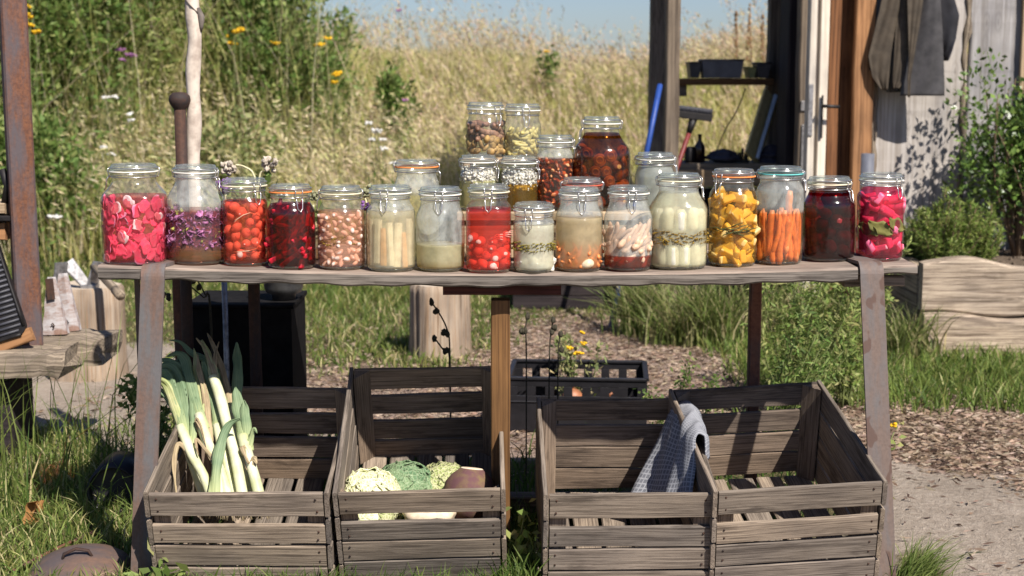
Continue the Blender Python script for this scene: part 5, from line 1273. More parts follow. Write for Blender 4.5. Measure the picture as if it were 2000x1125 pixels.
for i in range(41):
    row=[];gr=[]
    for j in range(19):
        t=j/18; p=A[i].lerp(B[i],t); s_=max(0,1-i/22)
        p=p+Vector((-.016*s_*math.sin(t*9.5+.8)-.006*math.sin(t*21+i*.15), -.010*s_*math.cos(t*9+1), .003*math.sin(t*13+i*.4)))
        row.append(p); gr.append((i*.0105,t*.30,0))
    P.append(row);G.append(gr)
mb=MB(); mb.grid(P,thick=.0022,grain=G)
tag(mb.build('tea_towel',M['cloth']),'grey and white checked tea towel hanging over the sides of the two right crates','tea towel')

# ---------------------------------------------------------------- black plastic crate behind
M['black_plastic']=plain('black_plastic',(.012,.011,.013),.45,.25,25,0,.4)
cpos=at(1128,806,1.62); hb=.185
pc=thing('plastic_crate','black plastic crate with square hand holes, standing behind the wooden crates','plastic crate',(cpos.x,1.58,0.004),(0,0,rad(-4)))
cw=(1262-1000)/FPX*4.85/2; cdp=.15
def holed(mb,p0,p1,nrm,nh,hz0=.122,hz1=.154,H=hb):
    p0=Vector(p0);p1=Vector(p1); d=(p1-p0); L=d.length; d.normalize()
    mb.plank(p0+Vector((0,0,hz0/2)),p1+Vector((0,0,hz0/2)),nrm,hz0,.006,n=2,wob=0,cham=.001)
    mb.plank(p0+Vector((0,0,(hz1+H)/2)),p1+Vector((0,0,(hz1+H)/2)),nrm,H-hz1,.006,n=2,wob=0,cham=.001)
    mb.plank(p0+Vector((0,0,H-.004)),p1+Vector((0,0,H-.004)),nrm,.010,.018,n=2,wob=0,cham=.002)
    mb.plank(p0+Vector((0,0,H*.55)),p1+Vector((0,0,H*.55)),nrm,.006,.014,n=2,wob=0,cham=.002)
    hw_=.032; gap=(L-nh*hw_)/(nh+1)
    for k in range(nh+1):
        s0=k*(gap+hw_); q0=p0+d*s0; q1=p0+d*min(L,s0+gap)
        mb.plank(q0+Vector((0,0,(hz0+hz1)/2)),q1+Vector((0,0,(hz0+hz1)/2)),nrm,hz1-hz0-.0005,.0055,n=1,wob=0,cham=.001)
        for s_ in (0,1,2,3):   # rounded hole corners
            pass
for (p0,p1,nr,nh,nm) in (((-cw,-cdp,0),(cw,-cdp,0),(0,-1,0),7,'front_wall'),((-cw-.0,cdp,0),(cw+.0,cdp,0),(0,-1,0),7,'back_wall'),((-cw,-cdp,0),(-cw,cdp,0),(1,0,0),3,'end_wall'),((cw,-cdp,0),(cw,cdp,0),(1,0,0),3,'end_wall')):
    mb=MB(); holed(mb,p0,p1,nr,nh); mb.build(nm,M['black_plastic'],pc)
mb=MB(); mb.box((0,0,.006),(cw*2-.008,cdp*2-.008,.006)); mb.build('base',M['black_plastic'],pc)
M['orange_veg']=plain('orange_squash_skin',(.26,.10,.045),.5,.25,50,0,.4,obj=.2)
ofs=[(-.16,-.10,.030),(-.08,-.09,.032),(.01,-.10,.030),(.10,-.08,.034),(.17,-.1,.032),(-.02,0,.042)]
for (dx,dy,r) in ofs:
    mb=MB(); mb.blob((0,0,0),(r*.9,r*.8,r),None,.06,2,fn=lambda d:1-.12*max(0,d.z)**2); mb.tube([(0,0,r*.85),(.004,0,r*1.15),(.012,0,r*1.3)],[.006,.004,.004],6)
    tag(mb.build('small_squash',M['orange_veg'],None,(cpos.x+dx,1.58+dy,.014+r+.03)),'small orange squash lying in the black plastic crate','squash','orange squashes in the plastic crate')

# ---------------------------------------------------------------- stumps, box, pot, posts
M['stump_side']=wood('stump_side',(.33,.275,.22),(.16,.125,.095),(.27,.18,.11),grain=1.1,bumps=1.,stain=(.065,.045,.032),sscale=(1.6,34,34)); 
m,nt,b=newmat('stump_end'); gc=attr(nt,'gc','Vector'); ln=nt.nodes.new('ShaderNodeVectorMath'); ln.operation='LENGTH'; nt.links.new(mapping(nt,gc,(1,1,0)),ln.inputs[0])
rg=math_(nt,'SINE',math_(nt,'ADD',math_(nt,'MULTIPLY',ln.outputs['Value'],420.),math_(nt,'MULTIPLY',noise(nt,gc,12,3,.6),9.)))
c=mixc(nt,math_(nt,'MULTIPLY',math_(nt,'ADD',rg,1.),.3),(.52,.43,.33),(.36,.28,.2)); nt.links.new(c,b.inputs['Base Color']); b.inputs['Roughness'].default_value=.9; M['stump_end']=m
def stump(name,label,px,pyb,H,Rt,Rb,seed):
    g=onz(px,pyb,0); o=thing(name,label,'tree stump',(g.x,g.y+Rb,0))
    mb=MB(); V=[];G=[];F=[];n=72;hs=[-.02,.02,.08,.2,.28,H-.012,H]
    for i,z in enumerate(hs):
        for k in range(n):
            a=2*math.pi*k/n; r=lerp(Rb,Rt,max(0,z)/H)*(1+.05*math.sin(3*a+seed)+.03*math.sin(7*a+seed*2)+.022*math.sin(23*a+z*5)-.05*max(0,math.sin(9*a+seed*3+z*1.5))**8+(.03*math.sin(5*a) if i<2 else 0))
            if i==6: r-=.010
            V.append((r*math.cos(a),r*math.sin(a),z)); G.append((z,a*Rt*1.,seed))
    for i in range(6):
        for k in range(n): F.append((i*n+k,i*n+(k+1)%n,(i+1)*n+(k+1)%n,(i+1)*n+k))
    mb.add(V,F,0,True,G,.8); mb.build('bark',M['stump_side'],o)
    mb=MB(); top=[V[6*n+k] for k in range(n)]; mb.add(top+[(0,0,H-.004)],[(k,(k+1)%n,n) for k in range(n)],0,False); mb.build('cut_top',M['stump_end'],o)
    return o
stump('chopping_block','pale chopping block stump on the path behind the middle post',853,706,.315,.125,.132,1.)
st2=stump('chopping_block','large pale stump at the left carrying the mattock head',152,748,.365,.145,.15,3.)
M['matt_black']=plain('matt_black_sheet_metal',(.010,.009,.009),.8,.3,30,0,.08)  # near-black, low-gloss sheet metal of the box
# black box under the table with the pot on it
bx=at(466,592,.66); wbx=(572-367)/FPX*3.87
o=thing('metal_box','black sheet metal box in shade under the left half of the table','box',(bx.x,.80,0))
zb_=bx.z-.012; mb=MB(); mb.box((0,0,zb_/2+.004),(wbx,.26,zb_-.008),cham=.006); mb.build('body',M['matt_black'],o)
mb=MB(); mb.box((0,0,zb_+.001),(wbx+.012,.272,.012),cham=.004); mb.build('top_plate',M['matt_black'],o)
p=at(550,585,.72); r=(589-512)/2/FPX*3.95; zt_=at(550,546,.72).z
o=thing('cooking_pot','dull grey metal pot standing on the black box','pot',(p.x,.76,zb_+.009))
h=max(.075,zt_-zb_); mb=MB(); mb.lathe([(0,0),(r*.6,0),(r*.62,.014),(r*.9,.02),(r,.034),(r,h),(r*1.04,h+.002),(r*1.03,h+.006),(r*.97,h+.003),(r*.96,.04),(r*.85,.026),(0,.025)],32); mb.build('body',M['steel_dark'],o)
for sx in (-1,1):
    mb=MB(); mb.tube([(sx*r,-.02,h*.8),(sx*(r+.02),-.016,h*.82),(sx*(r+.02),.016,h*.82),(sx*r,.02,h*.8)],.004,8); mb.build('handle',M['black_iron'],o)
rear_leg(486,508,.575,M['rust_dark'],.70,.02); 
# iron post with ball head
a=at(351,197,.515); mb=MB(); r=10.8/FPX*3.72
mb.tube([(0,0,0),(0,0,a.z-.012)],r*1.06,14); mb.lathe([(r*.9,-.022),(r*1.25,-.014),(r*1.75,-.004),(r*1.95,.006),(r*1.8,.017),(r*1.2,.025),(0,.027)],20,c=(0,0,a.z-.004))
tag(mb.build('iron_post',M['rust_dark'],None,(a.x,.515,0)),'dark rusty iron post with a rounded knob, behind the left jars','iron post')
mb=MB(); a=at(447,560,.70); mb.tube([(0,0,0),(0,0,.66)],.008,8); tag(mb.build('metal_rod',M['iron'],None,(a.x,.64,0)),'thin grey metal rod standing between the rear leg and the iron post','rod')
# pale debarked pole
M['pale_bark']=plain('pale_debarked_wood',(.50,.43,.36),.85,.22,26,0,.15,bumps=.5,second=(.36,.29,.24)); M['dark_bark']=plain('dark_bark',(.12,.10,.085),.9,.4,40,bumps=.6)
o=thing('wooden_pole','slender pale debarked pole standing behind the second jar','pole',(at(378,330,.542).x,.542,ztop(-.85)-.002)); O=o.location.copy()
z0=O.z; pts=[at(x,y,.542)-O for (x,y) in ((379,420),(377,330),(379,230),(377,150),(381,80),(376,20),(372,-60),(370,-160))]; pts[0]=Vector((pts[0].x,0,.0))
mb=MB(); C=bez(pts,34); mb.tube(C[:28],[.0185*(1+.06*math.sin(i*.9)) for i in range(28)],14,wob=.03); mb.build('trunk',M['pale_bark'],o)
mb=MB(); mb.tube(C[27:],[.0185,.022,.023,.021,.02,.019,.019,.018],14,wob=.06); mb.build('bark',M['dark_bark'],o)
mb=MB(); k=C[24]; mb.tube([k+Vector((.016,-.008,.01)),k+Vector((.024,-.01,-.012)),k+Vector((.022,-.008,-.035)),k+Vector((.021,-.006,-.05))],[.006,.010,.007,.003],8,wob=.1); mb.tube([k+Vector((-.018,-.012,.035)),k+Vector((0,-.021,.015)),k+Vector((.02,-.012,-.006))],.0016,5); mb.build('snag',M['dark_bark'],o)

# ---------------------------------------------------------------- left side: bench, leaning post, ribbed panel, tools
bn=thing('timber_bench','low bench of two rough weathered beams at the left edge','bench',at(60,690,1.05)*1.0); bn.location=(bn.location.x,1.05,0); BO=bn.location.copy()
zbn=.365
def beam(x0px,x1px,yf,yb,ztp,th,n=24,seed=0):
    a=at(x0px,690,yf); b=at(x1px,690,yf); mb=MB(); V=[];G=[];F=[]
    for i in range(n+1):
        x=lerp(a.x,b.x,i/n); e=i/n; rag=.012*(1 if e>.85 else .4)
        wv=lambda s_: math.sin(x*31+s_*7+seed)*.5+math.sin(x*73+s_*3+seed)*.5
        sec=[(yf,ztp-th),(yf-.004,ztp-th*.5),(yf+.004,ztp-.008),(yf+.02,ztp),(lerp(yf,yb,.5),ztp+.004),(yb-.01,ztp-.002),(yb,ztp-th*.5),(yb,ztp-th)]
        for q,(y,z) in enumerate(sec): V.append((x-BO.x+(R_.uniform(-.02,.012) if i==n else 0),y-BO.y+rag*wv(q)*.6,z+rag*wv(q+9)*.6)); G.append((x+seed,y,z))
    for i in range(n):
        for k in range(8): F.append((i*8+k,i*8+(k+1)%8,(i+1)*8+(k+1)%8,(i+1)*8+k))
    F.append(tuple(range(8))[::-1]); F.append(tuple(n*8+k for k in range(8)))
    mb.add(V,F,0,False,G,.7); return mb
beam(-260,122,.95,1.13,zbn,.075,seed=1).build('beam',M['beam_wood'],bn); beam(-260,199,1.15,1.36,zbn+.004,.085,seed=4).build('beam',M['beam_wood'],bn)
mb=MB(); mb.box((at(-20,700,1.2).x-BO.x,.08,.135),(.24,.2,.275),cham=.01); mb.build('leg',M['shed_dark'],bn)  # support block coloured near-black for the shade under the beams
# leaning rusty square tube
mb=MB(); a=at(22,-40,1.10); b_=at(58,684,1.09); b_.z=zbn+.002; d=(b_-a)
mb.plank(b_,a-d*.25,(.42,-.9,0),.075,.075,n=10,wob=.0006,cham=.006)
tag(mb.build('rusty_post',M['rust_post']),'leaning rusty square steel post standing on the timber bench','post')
# ribbed panel leaning on the post
o=thing('ribbed_panel','dark ribbed panel with rounded end leaning against the rusty post','washboard',at(20,690,1.0)); O=o.location.copy(); O.z=zbn+.004; o.location=O
ux=(at(60,640,1.02)-at(-30,668,1.02)).normalized(); uy=(at(-12,470,1.05)-at(30,690,1.0)).normalized(); uy=(uy-ux*uy.dot(ux)).normalized(); un=ux.cross(uy)
Wp=.125;Lp=.36
def pp(u,v,n=0.): return ux*u+uy*v+un*n+Vector((-.0,0,.03))
mb=MB(); ol=[]
for k in range(9): a_=-math.pi/2*(1-k/8.); ol.append((Wp/2-.03+.03*math.cos(a_),.03+.03*math.sin(a_)))
ol+= [(Wp/2-.01,Lp)]; ol=[(-x,y) for (x,y) in ol[::-1]]+ol
ol=[(x,y) for (x,y) in ol]
n=len(ol); V=[pp(x,y,.012) for x,y in ol]+[pp(x,y,-.004) for x,y in ol]; F=[tuple(range(n)),tuple(range(2*n-1,n-1,-1))]+[(k,k+n,(k+1)%n+n,(k+1)%n) for k in range(n)]
mb.add(V,F,0,False); mb.build('panel',M['black_iron'],o)
mb=MB()
for k in range(21):
    v=.016+k*.0155; mb.tube([pp(-Wp/2+.008,v,.013),pp(Wp/2-.008-(.004 if k else .014),v,.013)],.0042,8)
mb.build('ribs',M['dark_plastic'],o)
mb=MB(); mb.tube([pp(Wp/2-.004-.01*(v/Lp),v,.012) for v in np.linspace(.025,Lp,8)],.005,8); mb.tube([pp(x,.002,.012) for x in np.linspace(-Wp/2+.02,Wp/2-.02,6)],.005,8); mb.build('rim',M['black_iron'],o)
mb=MB(); mb.plank(pp(-.06,-.012,-.004),pp(.07,-.004,-.004),un,.04,.022,n=6); mb.build('wooden_foot',M['orange_wood'],o)
# block held against the post
o=thing('wooden_vice','pale and orange wooden blocks gripped by a dark bar beside the rusty post','wooden vice',at(-20,430,1.12)); O=o.location.copy()
for (y0,y1,mt,x1) in ((396,417,'pale_pine',14),(434,468,'orange_wood',15)):
    a=at(-60,y0,1.1)-O; b_=at(x1,y1,1.1)-O; mb=MB(); mb.box(((a.x+b_.x)/2,0,(a.z+b_.z)/2),(b_.x-a.x,.08,a.z-b_.z)); mb.build('block',M[mt],o)
mb=MB(); a=at(-60,424,1.1)-O; b_=at(30,425,1.1)-O; mb.plank(a,b_,(0,0,1),.09,.016,n=4); mb.build('bar',M['black_iron'],o)
mb=MB(); a=at(4,330,1.1)-O; b_=at(10,396,1.1)-O; mb.tube([a,a.lerp(b_,.5)+Vector((.012,0,0)),b_],.012,8); mb.build('clamp_arm',M['black_iron'],o)
# two flaking wedges on the bench
M['flaky']=rust('flaking_white_iron',(.55,.52,.52),(.30,.20,.16),(.22,.13,.10),amt=.38,scale=1.2,streak=14,metal=.1)
def wedge(label,px,pyb,pyt,w0,w1,Y,lean,hole):
    b0=at(px,pyb,Y); h=at(px,pyt,Y).z-b0.z; o=thing('iron_wedge',label,'wedge',(b0.x,Y,zbn+.010),(0,lean,0)); mb=MB(); W0=w0/FPX*4.5;W1=w1/FPX*4.5
    n=10;P=[]
    for i in range(n+1):
        q=i/n; w=lerp(W0,W1,q); t=lerp(.030,.006,q); 
        P.append([(-w/2+.002*math.sin(i*2.),-t/2,q*h),(-w/6,-t/2-.004*(1-q),q*h),(w/6,-t/2-.003,q*h),(w/2+.002*math.sin(i*1.3),-t/2,q*h),(w/2,t/2,q*h),(-w/2,t/2,q*h)])
    V=[p for r in P for p in r];F=[]
    for i in range(n):
        for k in range(6): F.append((i*6+k,i*6+(k+1)%6,(i+1)*6+(k+1)%6,(i+1)*6+k))
    F+= [tuple(range(6))[::-1],tuple(n*6+k for k in range(6))]; mb.add(V,F,0,False); mb.build('body',M['flaky'],o)
    mb=MB(); mb.tube([(0,-.022,.022),(.004,-.023,.03),(0,-.024,.038),(-.005,-.023,.033)],.0022,6); 
    if hole: mb.plank((.0,-.0185,h*.62),(-.004,-.012,h*.98),(0,-1,0),.024,.003,n=5)
    mb.build('fitting',M['rust_dark'],o); return o
wedge('flaking white iron wedge with a dark rusty tip, nearer the rusty post',110,664,553,48,16,1.22,rad(-2),True)
wedge('taller flaking iron wedge with a ring, behind and right of the other wedge',138,655,543,40,18,1.28,rad(-5),False)
# mattock on the stump
o=thing('mattock','old mattock head with worn handle resting on the left stump','mattock',at(172,575,2.28)); O=o.location.copy(); O.z=.366; o.location=O
mb=MB(); mb.plank(at(131,512,2.3)-O,at(173,562,2.3)-O,(.6,-.8,.5),.06,.012,n=8,tw=.7); mb.plank(at(193,512,2.3)-O,at(178,566,2.3)-O,(.7,-.7,.1),.045,.014,n=6); mb.box(at(176,562,2.3)-O,(.06,.05,.028)); mb.build('head',M['iron'],o)
mb=MB(); a=at(182,520,2.3)-O; b_=at(236,578,2.05)-O; mb.tube([a,a.lerp(b_,.5),a.lerp(b_,.8)],[.014,.016,.016],10,wob=.04); mb.tube([a.lerp(b_,.8),b_],[.018,.019],10); mb.build('handle',M['beam_wood'],o)
mb=MB(); a=at(120,513,2.12); b_=at(113,592,2.12); mb.plank(b_,a,(.85,-.5,0),.05,.012,n=8,tw=1.2); 
mb.plank(Vector((b_.x,b_.y,.3665)),b_,(.85,-.5,0),.03,.02,n=3)
tag(mb.build('hatchet_blade',M['iron']),'dark grey blade standing edge on behind the flaking wedges','blade')

# ---------------------------------------------------------------- small things in the foreground grass
M['lid_metal']=rust('brown_enamel_lid',(.12,.095,.09),(.14,.09,.07),(.18,.11,.08),amt=.4,metal=.15,rough=.5)
g=onz(160,1118,0); o=thing('pot_lid','domed brown metal lid with a loop handle lying in the grass','lid',(g.x,g.y-.015,.012),(rad(4),rad(-3),.2)); R=.118
mb=MB(); mb.lathe([(R,0),(R*1.01,.006),(R*.97,.012),(R*.8,.027),(R*.5,.042),(R*.2,.050),(0,.052)],44); mb.build('dome',M['lid_metal'],o)
mb=MB(); mb.tube([(-.034+.0,-.03,.036),(-.028,-.03,.056),(0.0,-.03,.066),(.028,-.03,.058),(.036,-.03,.038)],.0055,8,flat=.7); mb.build('handle',M['rust_dark'],o)
a=onz(20,1118,.02); b_=onz(186,1038,.03); mb=MB(); mb.tube([a,a.lerp(b_,.5)+Vector((0,0,.004)),b_],.0045,8); tag(mb.build('metal_bar',M['rust_leg_dark']),'thin grey rod lying slanted in the grass above the lid','rod')
M['dead_leaf']=plain('dead_leaf',(.34,.17,.06),.8,.3,60,0,.2,trans=.3)
g=onz(70,1015,.03); mb=MB(); petal(mb,0,.075,.045,.0008,1.4); petal(mb,1,.06,.03,.0008,-1.2); o=mb.build('dead_leaf',M['dead_leaf'],None,(g.x,g.y,.05)); o.rotation_euler=(rad(70),rad(-70),.3); tag(o,'curled dry brown leaf caught upright in the grass','leaf')
g=onz(228,982,0); o=thing('black_pipe','short black pipe lying open towards us beside the left iron leg','pipe',(g.x,g.y+.06,.062),(rad(86),0,rad(8)))
mb=MB(); mb.lathe([(.062,-.02),(.065,-.022),(.067,-.018),(.067,.2),(.058,.2),(.058,-.018),(.062,-.02)],28); mb.build('shell',M['black_plastic'],o)
mb=MB(); mb.lathe([(0,.17),(.058,.171)],24); mb.build('end_plate',M['black_plastic'],o)
# ---------------------------------------------------------------- shrubs, weeds and flowers
def rnd_dirs(n,up=.25):
    d=NR.normal(size=(n,3)); d[:,2]+=up; return d/np.linalg.norm(d,axis=1,keepdims=True)
def stems_mesh(mb,base,tips,r0,r1,bend=.06):
    for t in tips:
        t=Vector(t); b0=Vector(base)+Vector((R_.uniform(-.02,.02),R_.uniform(-.02,.02),0)); md=b0.lerp(t,.5)+Vector((R_.uniform(-bend,bend),R_.uniform(-bend,bend),0))
        mb.tube(bez([b0,md,t],6),[lerp(r0,r1,i/6) for i in range(7)],5)
def shrub(name,label,cat,x,y,z,w,d,h,n,ll,lw,cols,mat='leaf',lobes=9,straw=0,stem='stem_green',nst=10,flower=None,group=None,up=.35,low=.08,seed=0,weights=None):
    rr=random.Random(seed); o=thing(name,label,cat,(x,y,z),group=group)
    cs=[(rr.uniform(-.5,.5)*w*.75,rr.uniform(-.5,.5)*d*.7,h*rr.uniform(low+.1,.86),rr.uniform(.22,.42)) for _ in range(lobes)]
    f=FM(); P=[];D=[]
    per=n//lobes
    for (cx,cy,cz,r) in cs:
        u=rnd_dirs(per,.1); q=NR.uniform(.1,1.2,(per,1))**.5
        p=np.array([[cx,cy,cz]])+u*q*np.array([[w*r,d*r,h*r*.75]]); P.append(p); dd=u*.6+rnd_dirs(per,up)*.8; D.append(dd/np.linalg.norm(dd,axis=1,keepdims=True))
    P=np.concatenate(P);D=np.concatenate(D); k=P[:,2]>.01; P,D=P[k],D[k]; N=len(P)
    f.leaves(P,D,NR.uniform(ll*.6,ll*1.2,N),NR.uniform(lw*.6,lw*1.2,N),mixcols(N,cols,weights,.28))
    if straw:
        a=NR.normal(0,.34,(straw,2)); b0=np.stack([a[:,0]*w,a[:,1]*d,np.zeros(straw)],1); f.blades(b0,NR.uniform(.25,.95,straw)*h,NR.uniform(.003,.008,straw),NR.normal(0,.34,(straw,2)),mixcols(straw,[S1,S3,(.46,.43,.16),(.38,.38,.12),(.28,.32,.09)]))
    f.build('foliage',M[mat],o)
    mb=MB(); stems_mesh(mb,(0,0,0),[(c[0],c[1],c[2]+h*.1) for c in cs]+[(rr.uniform(-.4,.4)*w,rr.uniform(-.4,.4)*d,h*rr.uniform(.6,1.)) for _ in range(nst)],.007*max(.5,h),.002); mb.build('stems',M[stem],o)
    if flower:
        nf,rf,mt,spread=flower
        for k in range(nf):
            c=rr.choice(cs); p=(c[0]+rr.uniform(-1,1)*w*c[3],c[1]-abs(rr.uniform(.3,1))*d*c[3],min(h*1.02,c[2]+rr.uniform(.2,1.)*h*c[3]*.7))
            mb=MB()
            for j in range(9): mb.blob((p[0]+rr.uniform(-1,1)*spread,p[1]+rr.uniform(-1,1)*spread,p[2]+rr.uniform(-.3,.3)*spread),(rf,rf,rf*.5),None,.2,3,seg=7,rings=4)
            mb.build('flower_head',M[mt],o)
    return o
M['stem_green']=plain('green_stem',(.13,.15,.05),.7,.3,40); M['stem_brown']=plain('brown_twig',(.13,.085,.05),.85,.3,40,bumps=.3); M['stem_dark']=plain('dark_seed_stem',(.035,.03,.018),.85,.3,40)
M['yellow_flower']=plain('yellow_flower',(.80,.50,.03),.7,.15,80,0,.1,trans=.3); M['white_flower']=plain('white_flower',(.80,.78,.74),.8,.08,80,0,.1,trans=.3); M['purple_flower']=plain('purple_flower',(.34,.15,.32),.8,.25,80,0,.1,trans=.3)
NET=[(.14,.22,.05),(.10,.165,.036),(.20,.28,.075),(.29,.33,.11)]; LGT=[(.23,.31,.08),(.17,.24,.055),(.32,.36,.12),(.40,.39,.16)]; SAGE=[(.27,.31,.12),(.36,.36,.16),(.18,.23,.07),(.46,.40,.20)]
GB='tall weeds on the left of the bank'
def bank(px,pyb,Y): 
    x=at(px,200,Y).x; return x,Y,float(terr(x,Y))
for k,(px,Y,w,d,h,n,cols,lab,fl) in enumerate((
 (-40,6.2,1.2,.9,2.0,6500,NET,'dark nettle bush at the far left behind the rusty post',(2,.011,'yellow_flower',.035)),
 (95,6.6,1.1,.9,1.95,6500,NET,'dense dark green nettle bush just right of the rusty post',(3,.011,'yellow_flower',.035)),
 (215,7.0,1.0,.9,1.75,5200,LGT,'mid green weed bush left of the pale pole',(2,.011,'yellow_flower',.035)),
 (330,7.4,1.0,.8,1.5,3000,SAGE,'loose pale green weed clump directly behind the pale pole',(1,.011,'purple_flower',.035)),
 (470,7.4,.8,.8,1.75,3800,LGT,'light green weed bush right of the pale pole',(2,.011,'yellow_flower',.035)),
 (575,7.2,.72,.8,1.62,4600,NET,'ragwort bush with yellow flower heads at the right of the weeds',(5,.011,'yellow_flower',.035)),
 (60,5.6,.8,.6,.9,3000,NET,'low leafy weed clump at the foot of the bank beside the rusty post',None),
 (420,6.0,.7,.6,.75,1500,SAGE,'thin low weed clump in straw coloured grass above the second jar',None))):
    x,y,z=bank(px,0,Y); shrub('weed_bush',lab,'weed bush',x,y,z-.02,w,d,h,int(n*1.9),.06,.03,cols,flower=fl,group=GB,lobes=26,seed=k+3,nst=22,straw=480)
for k,(px,Y,h,n,lab) in enumerate(((775,7.0,.78,900,'narrow dark leafy weed on the bank left of the almond jar'),(1075,9.3,.5,260,'small leafy weed on the bank top above the nut jars'),(660,7.9,.8,500,'narrow leafy weed at the right edge of the ragwort'))):
    x,y,z=bank(px,0,Y); shrub('leafy_weed',lab,'weed',x,y,z,.22,.2,h,n,.06,.03,NET,lobes=7,seed=20+k,nst=4,group='leafy weeds on the bank',flower=(1,.012,'yellow_flower',.02) if k==1 else None)
# white and purple flowers and tall docks on the bank
def flowerplant(px,py,Y,mt,nh,rf,lab,grp):
    p=at(px,py,Y); z=float(terr(p.x,Y)); h=max(.15,p.z-z); o=thing('wild_flower',lab,'wildflower',(p.x,Y,z),group=grp); mb=MB(); tips=[]
    for j in range(nh): tips.append((R_.uniform(-.06,.06)*(j>0),R_.uniform(-.04,.04),h+R_.uniform(-.07,.02)*(j>0)))
    stems_mesh(mb,(0,0,0),tips,.004,.002,.03); mb.build('stem',M['stem_green'],o)
    for t in tips:
        mb=MB()
        for j in range(8): mb.blob((t[0]+R_.uniform(-1,1)*rf*1.3,t[1]+R_.uniform(-1,1)*rf*1.3,t[2]+R_.uniform(-.4,.5)*rf),(rf*.6,rf*.6,rf*.42),None,.2,3,seg=7,rings=5)
        mb.build('flower_head',M[mt],o)
    f=FM(); n=14; q=np.stack([NR.normal(0,.02,n),NR.normal(0,.02,n),NR.uniform(.1,.8,n)*h],1); f.leaves(q,rnd_dirs(n,.2),NR.uniform(.04,.08,n),NR.uniform(.012,.02,n),mixcols(n,NET)); f.build('leaves',M['leaf'],o)
for (px,py,Y,nh,lab) in ((735,258,5.6,4,'white flowered weed with the largest heads, left of the almond jar'),(748,272,5.5,2,'low white flower just under the largest white heads'),(205,190,5.9,2,'white wildflower high among the nettles left of the pale pole'),(255,222,5.8,2,'white wildflower between the nettles and the knobbed iron post'),(200,288,5.4,2,'white wildflower above the first pink jar'),(98,425,4.9,2,'white clover like flower by the rusty post'),(722,240,5.8,1,'single small white flower above left of the largest white heads'),(770,318,5.3,2,'white wildflower directly above the orange sealed clear jar')):
    flowerplant(px,py,Y,'white_flower',nh,.016,lab,'white wildflowers on the bank')
for (px,py,Y,nh,lab) in ((252,106,6.3,3,'purple thistle between the nettle bushes left of the pale pole'),(235,97,6.5,2,'smaller pale purple thistle beside the brighter one'),(790,195,6.6,1,'purple flower beside the narrow dark weed'),(778,20,8.5,1,'purple flower high on the bank crest')):
    flowerplant(px,py,Y,'purple_flower',nh,.016,lab,'purple wildflowers on the bank')
for (px,py,Y,lab) in ((52,45,5.6,'yellow ragwort head beside the top of the rusty post'),(48,12,5.8,'yellow ragwort head at the very top beside the rusty post'),(465,60,6.6,'yellow ragwort head right of the pale pole near the top'),(655,146,6.4,'bright yellow ragwort head right of the ragwort bush'),(638,75,6.8,'yellow ragwort head high on the ragwort bush')):
    flowerplant(px,py,Y,'yellow_flower',3,.018,lab,'yellow ragwort on the bank')
M['dock']=plain('brown_dock_seed',(.22,.13,.06),.9,.3,60)
for (px,py,Y,lab) in ((1465,8,9.0,'tall dark dock stalk against the sky in the shed window'),(1438,22,9.2,'tawny dock stalk in the shed window left of the darker one'),(1490,30,9.3,'slim dock stalk near the right post of the shed window')):
    p=at(px,py,Y); z=float(terr(p.x,Y)); h=p.z-z; o=thing('dock_stalk',lab,'dock plant',(p.x,Y,z),group='dock stalks on the bank crest'); mb=MB(); mb.tube([(0,0,0),(.02,0,h*.5),(.0,0,h)],[.006,.005,.002],6); mb.build('stem',M['stem_brown'],o)
    mb=MB()
    for j in range(50): 
        q=R_.uniform(.45,1.); mb.blob((R_.uniform(-.03,.03)*(1.2-q),R_.uniform(-.03,.03),q*h),(.008,.008,.012),None,.3,3,seg=6,rings=4)
    mb.build('seed_head',M['dock'],o)

# planter shrubs
SH=[(.14,.22,.045),(.10,.17,.035),(.20,.29,.07),(.06,.11,.025)]
g=at(1985,450,3.4); shrub('evergreen_shrub','glossy evergreen shrub with oval leaves in the planter at the right edge','shrub',g.x,3.36,.35,.44,.40,.86,5200,.036,.020,SH,mat='shiny_leaf',lobes=22,stem='stem_brown',nst=12,seed=41,up=.6,low=.25)
RO=[(.24,.31,.07),(.18,.26,.055),(.32,.36,.11),(.12,.17,.04)]
def rosemary(px,Y,h,w,n,lab,seed):
    x=at(px,450,Y).x; o=thing('rosemary_bush',lab,'herb bush',(x,Y,.352),group='rosemary in the raised planter'); f=FM(); mb=MB(); rr=random.Random(seed)
    for k in range(n):
        a=rr.uniform(0,6.28); s_=rr.random()**.6*w/2; L=h*rr.uniform(.5,1.)*(1-.35*(s_/(w/2))**2)
        tip=Vector((s_*math.cos(a)*1.15,s_*math.sin(a)*.8,L)); b0=Vector((s_*.35*math.cos(a),s_*.3*math.sin(a),0)); md=b0.lerp(tip,.5)+Vector((rr.uniform(-.02,.02),0,-.01)); C=bez([b0,md,tip],14)
        mb.tube(C[::2],.0022,4)
        for i,c in enumerate(C):
            if i<3: continue
            m_=9; d=rnd_dirs(m_,.7); f.leaves(np.array([c[:]]*m_)+NR.normal(0,.004,(m_,3)),d,NR.uniform(.018,.034,m_),NR.uniform(.004,.0075,m_),mixcols(m_,RO,None,.25))
    f.build('foliage',M['leaf'],o); mb.build('stems',M['stem_brown'],o)
rosemary(1845,2.92,.36,.30,64,'bright green rosemary bush in the planter, the larger of the two',5); rosemary(1905,3.0,.30,.26,36,'smaller rosemary sprigs beside the evergreen shrub',6); rosemary(1790,3.1,.20,.22,26,'low dark rosemary at the left end of the planter',7)

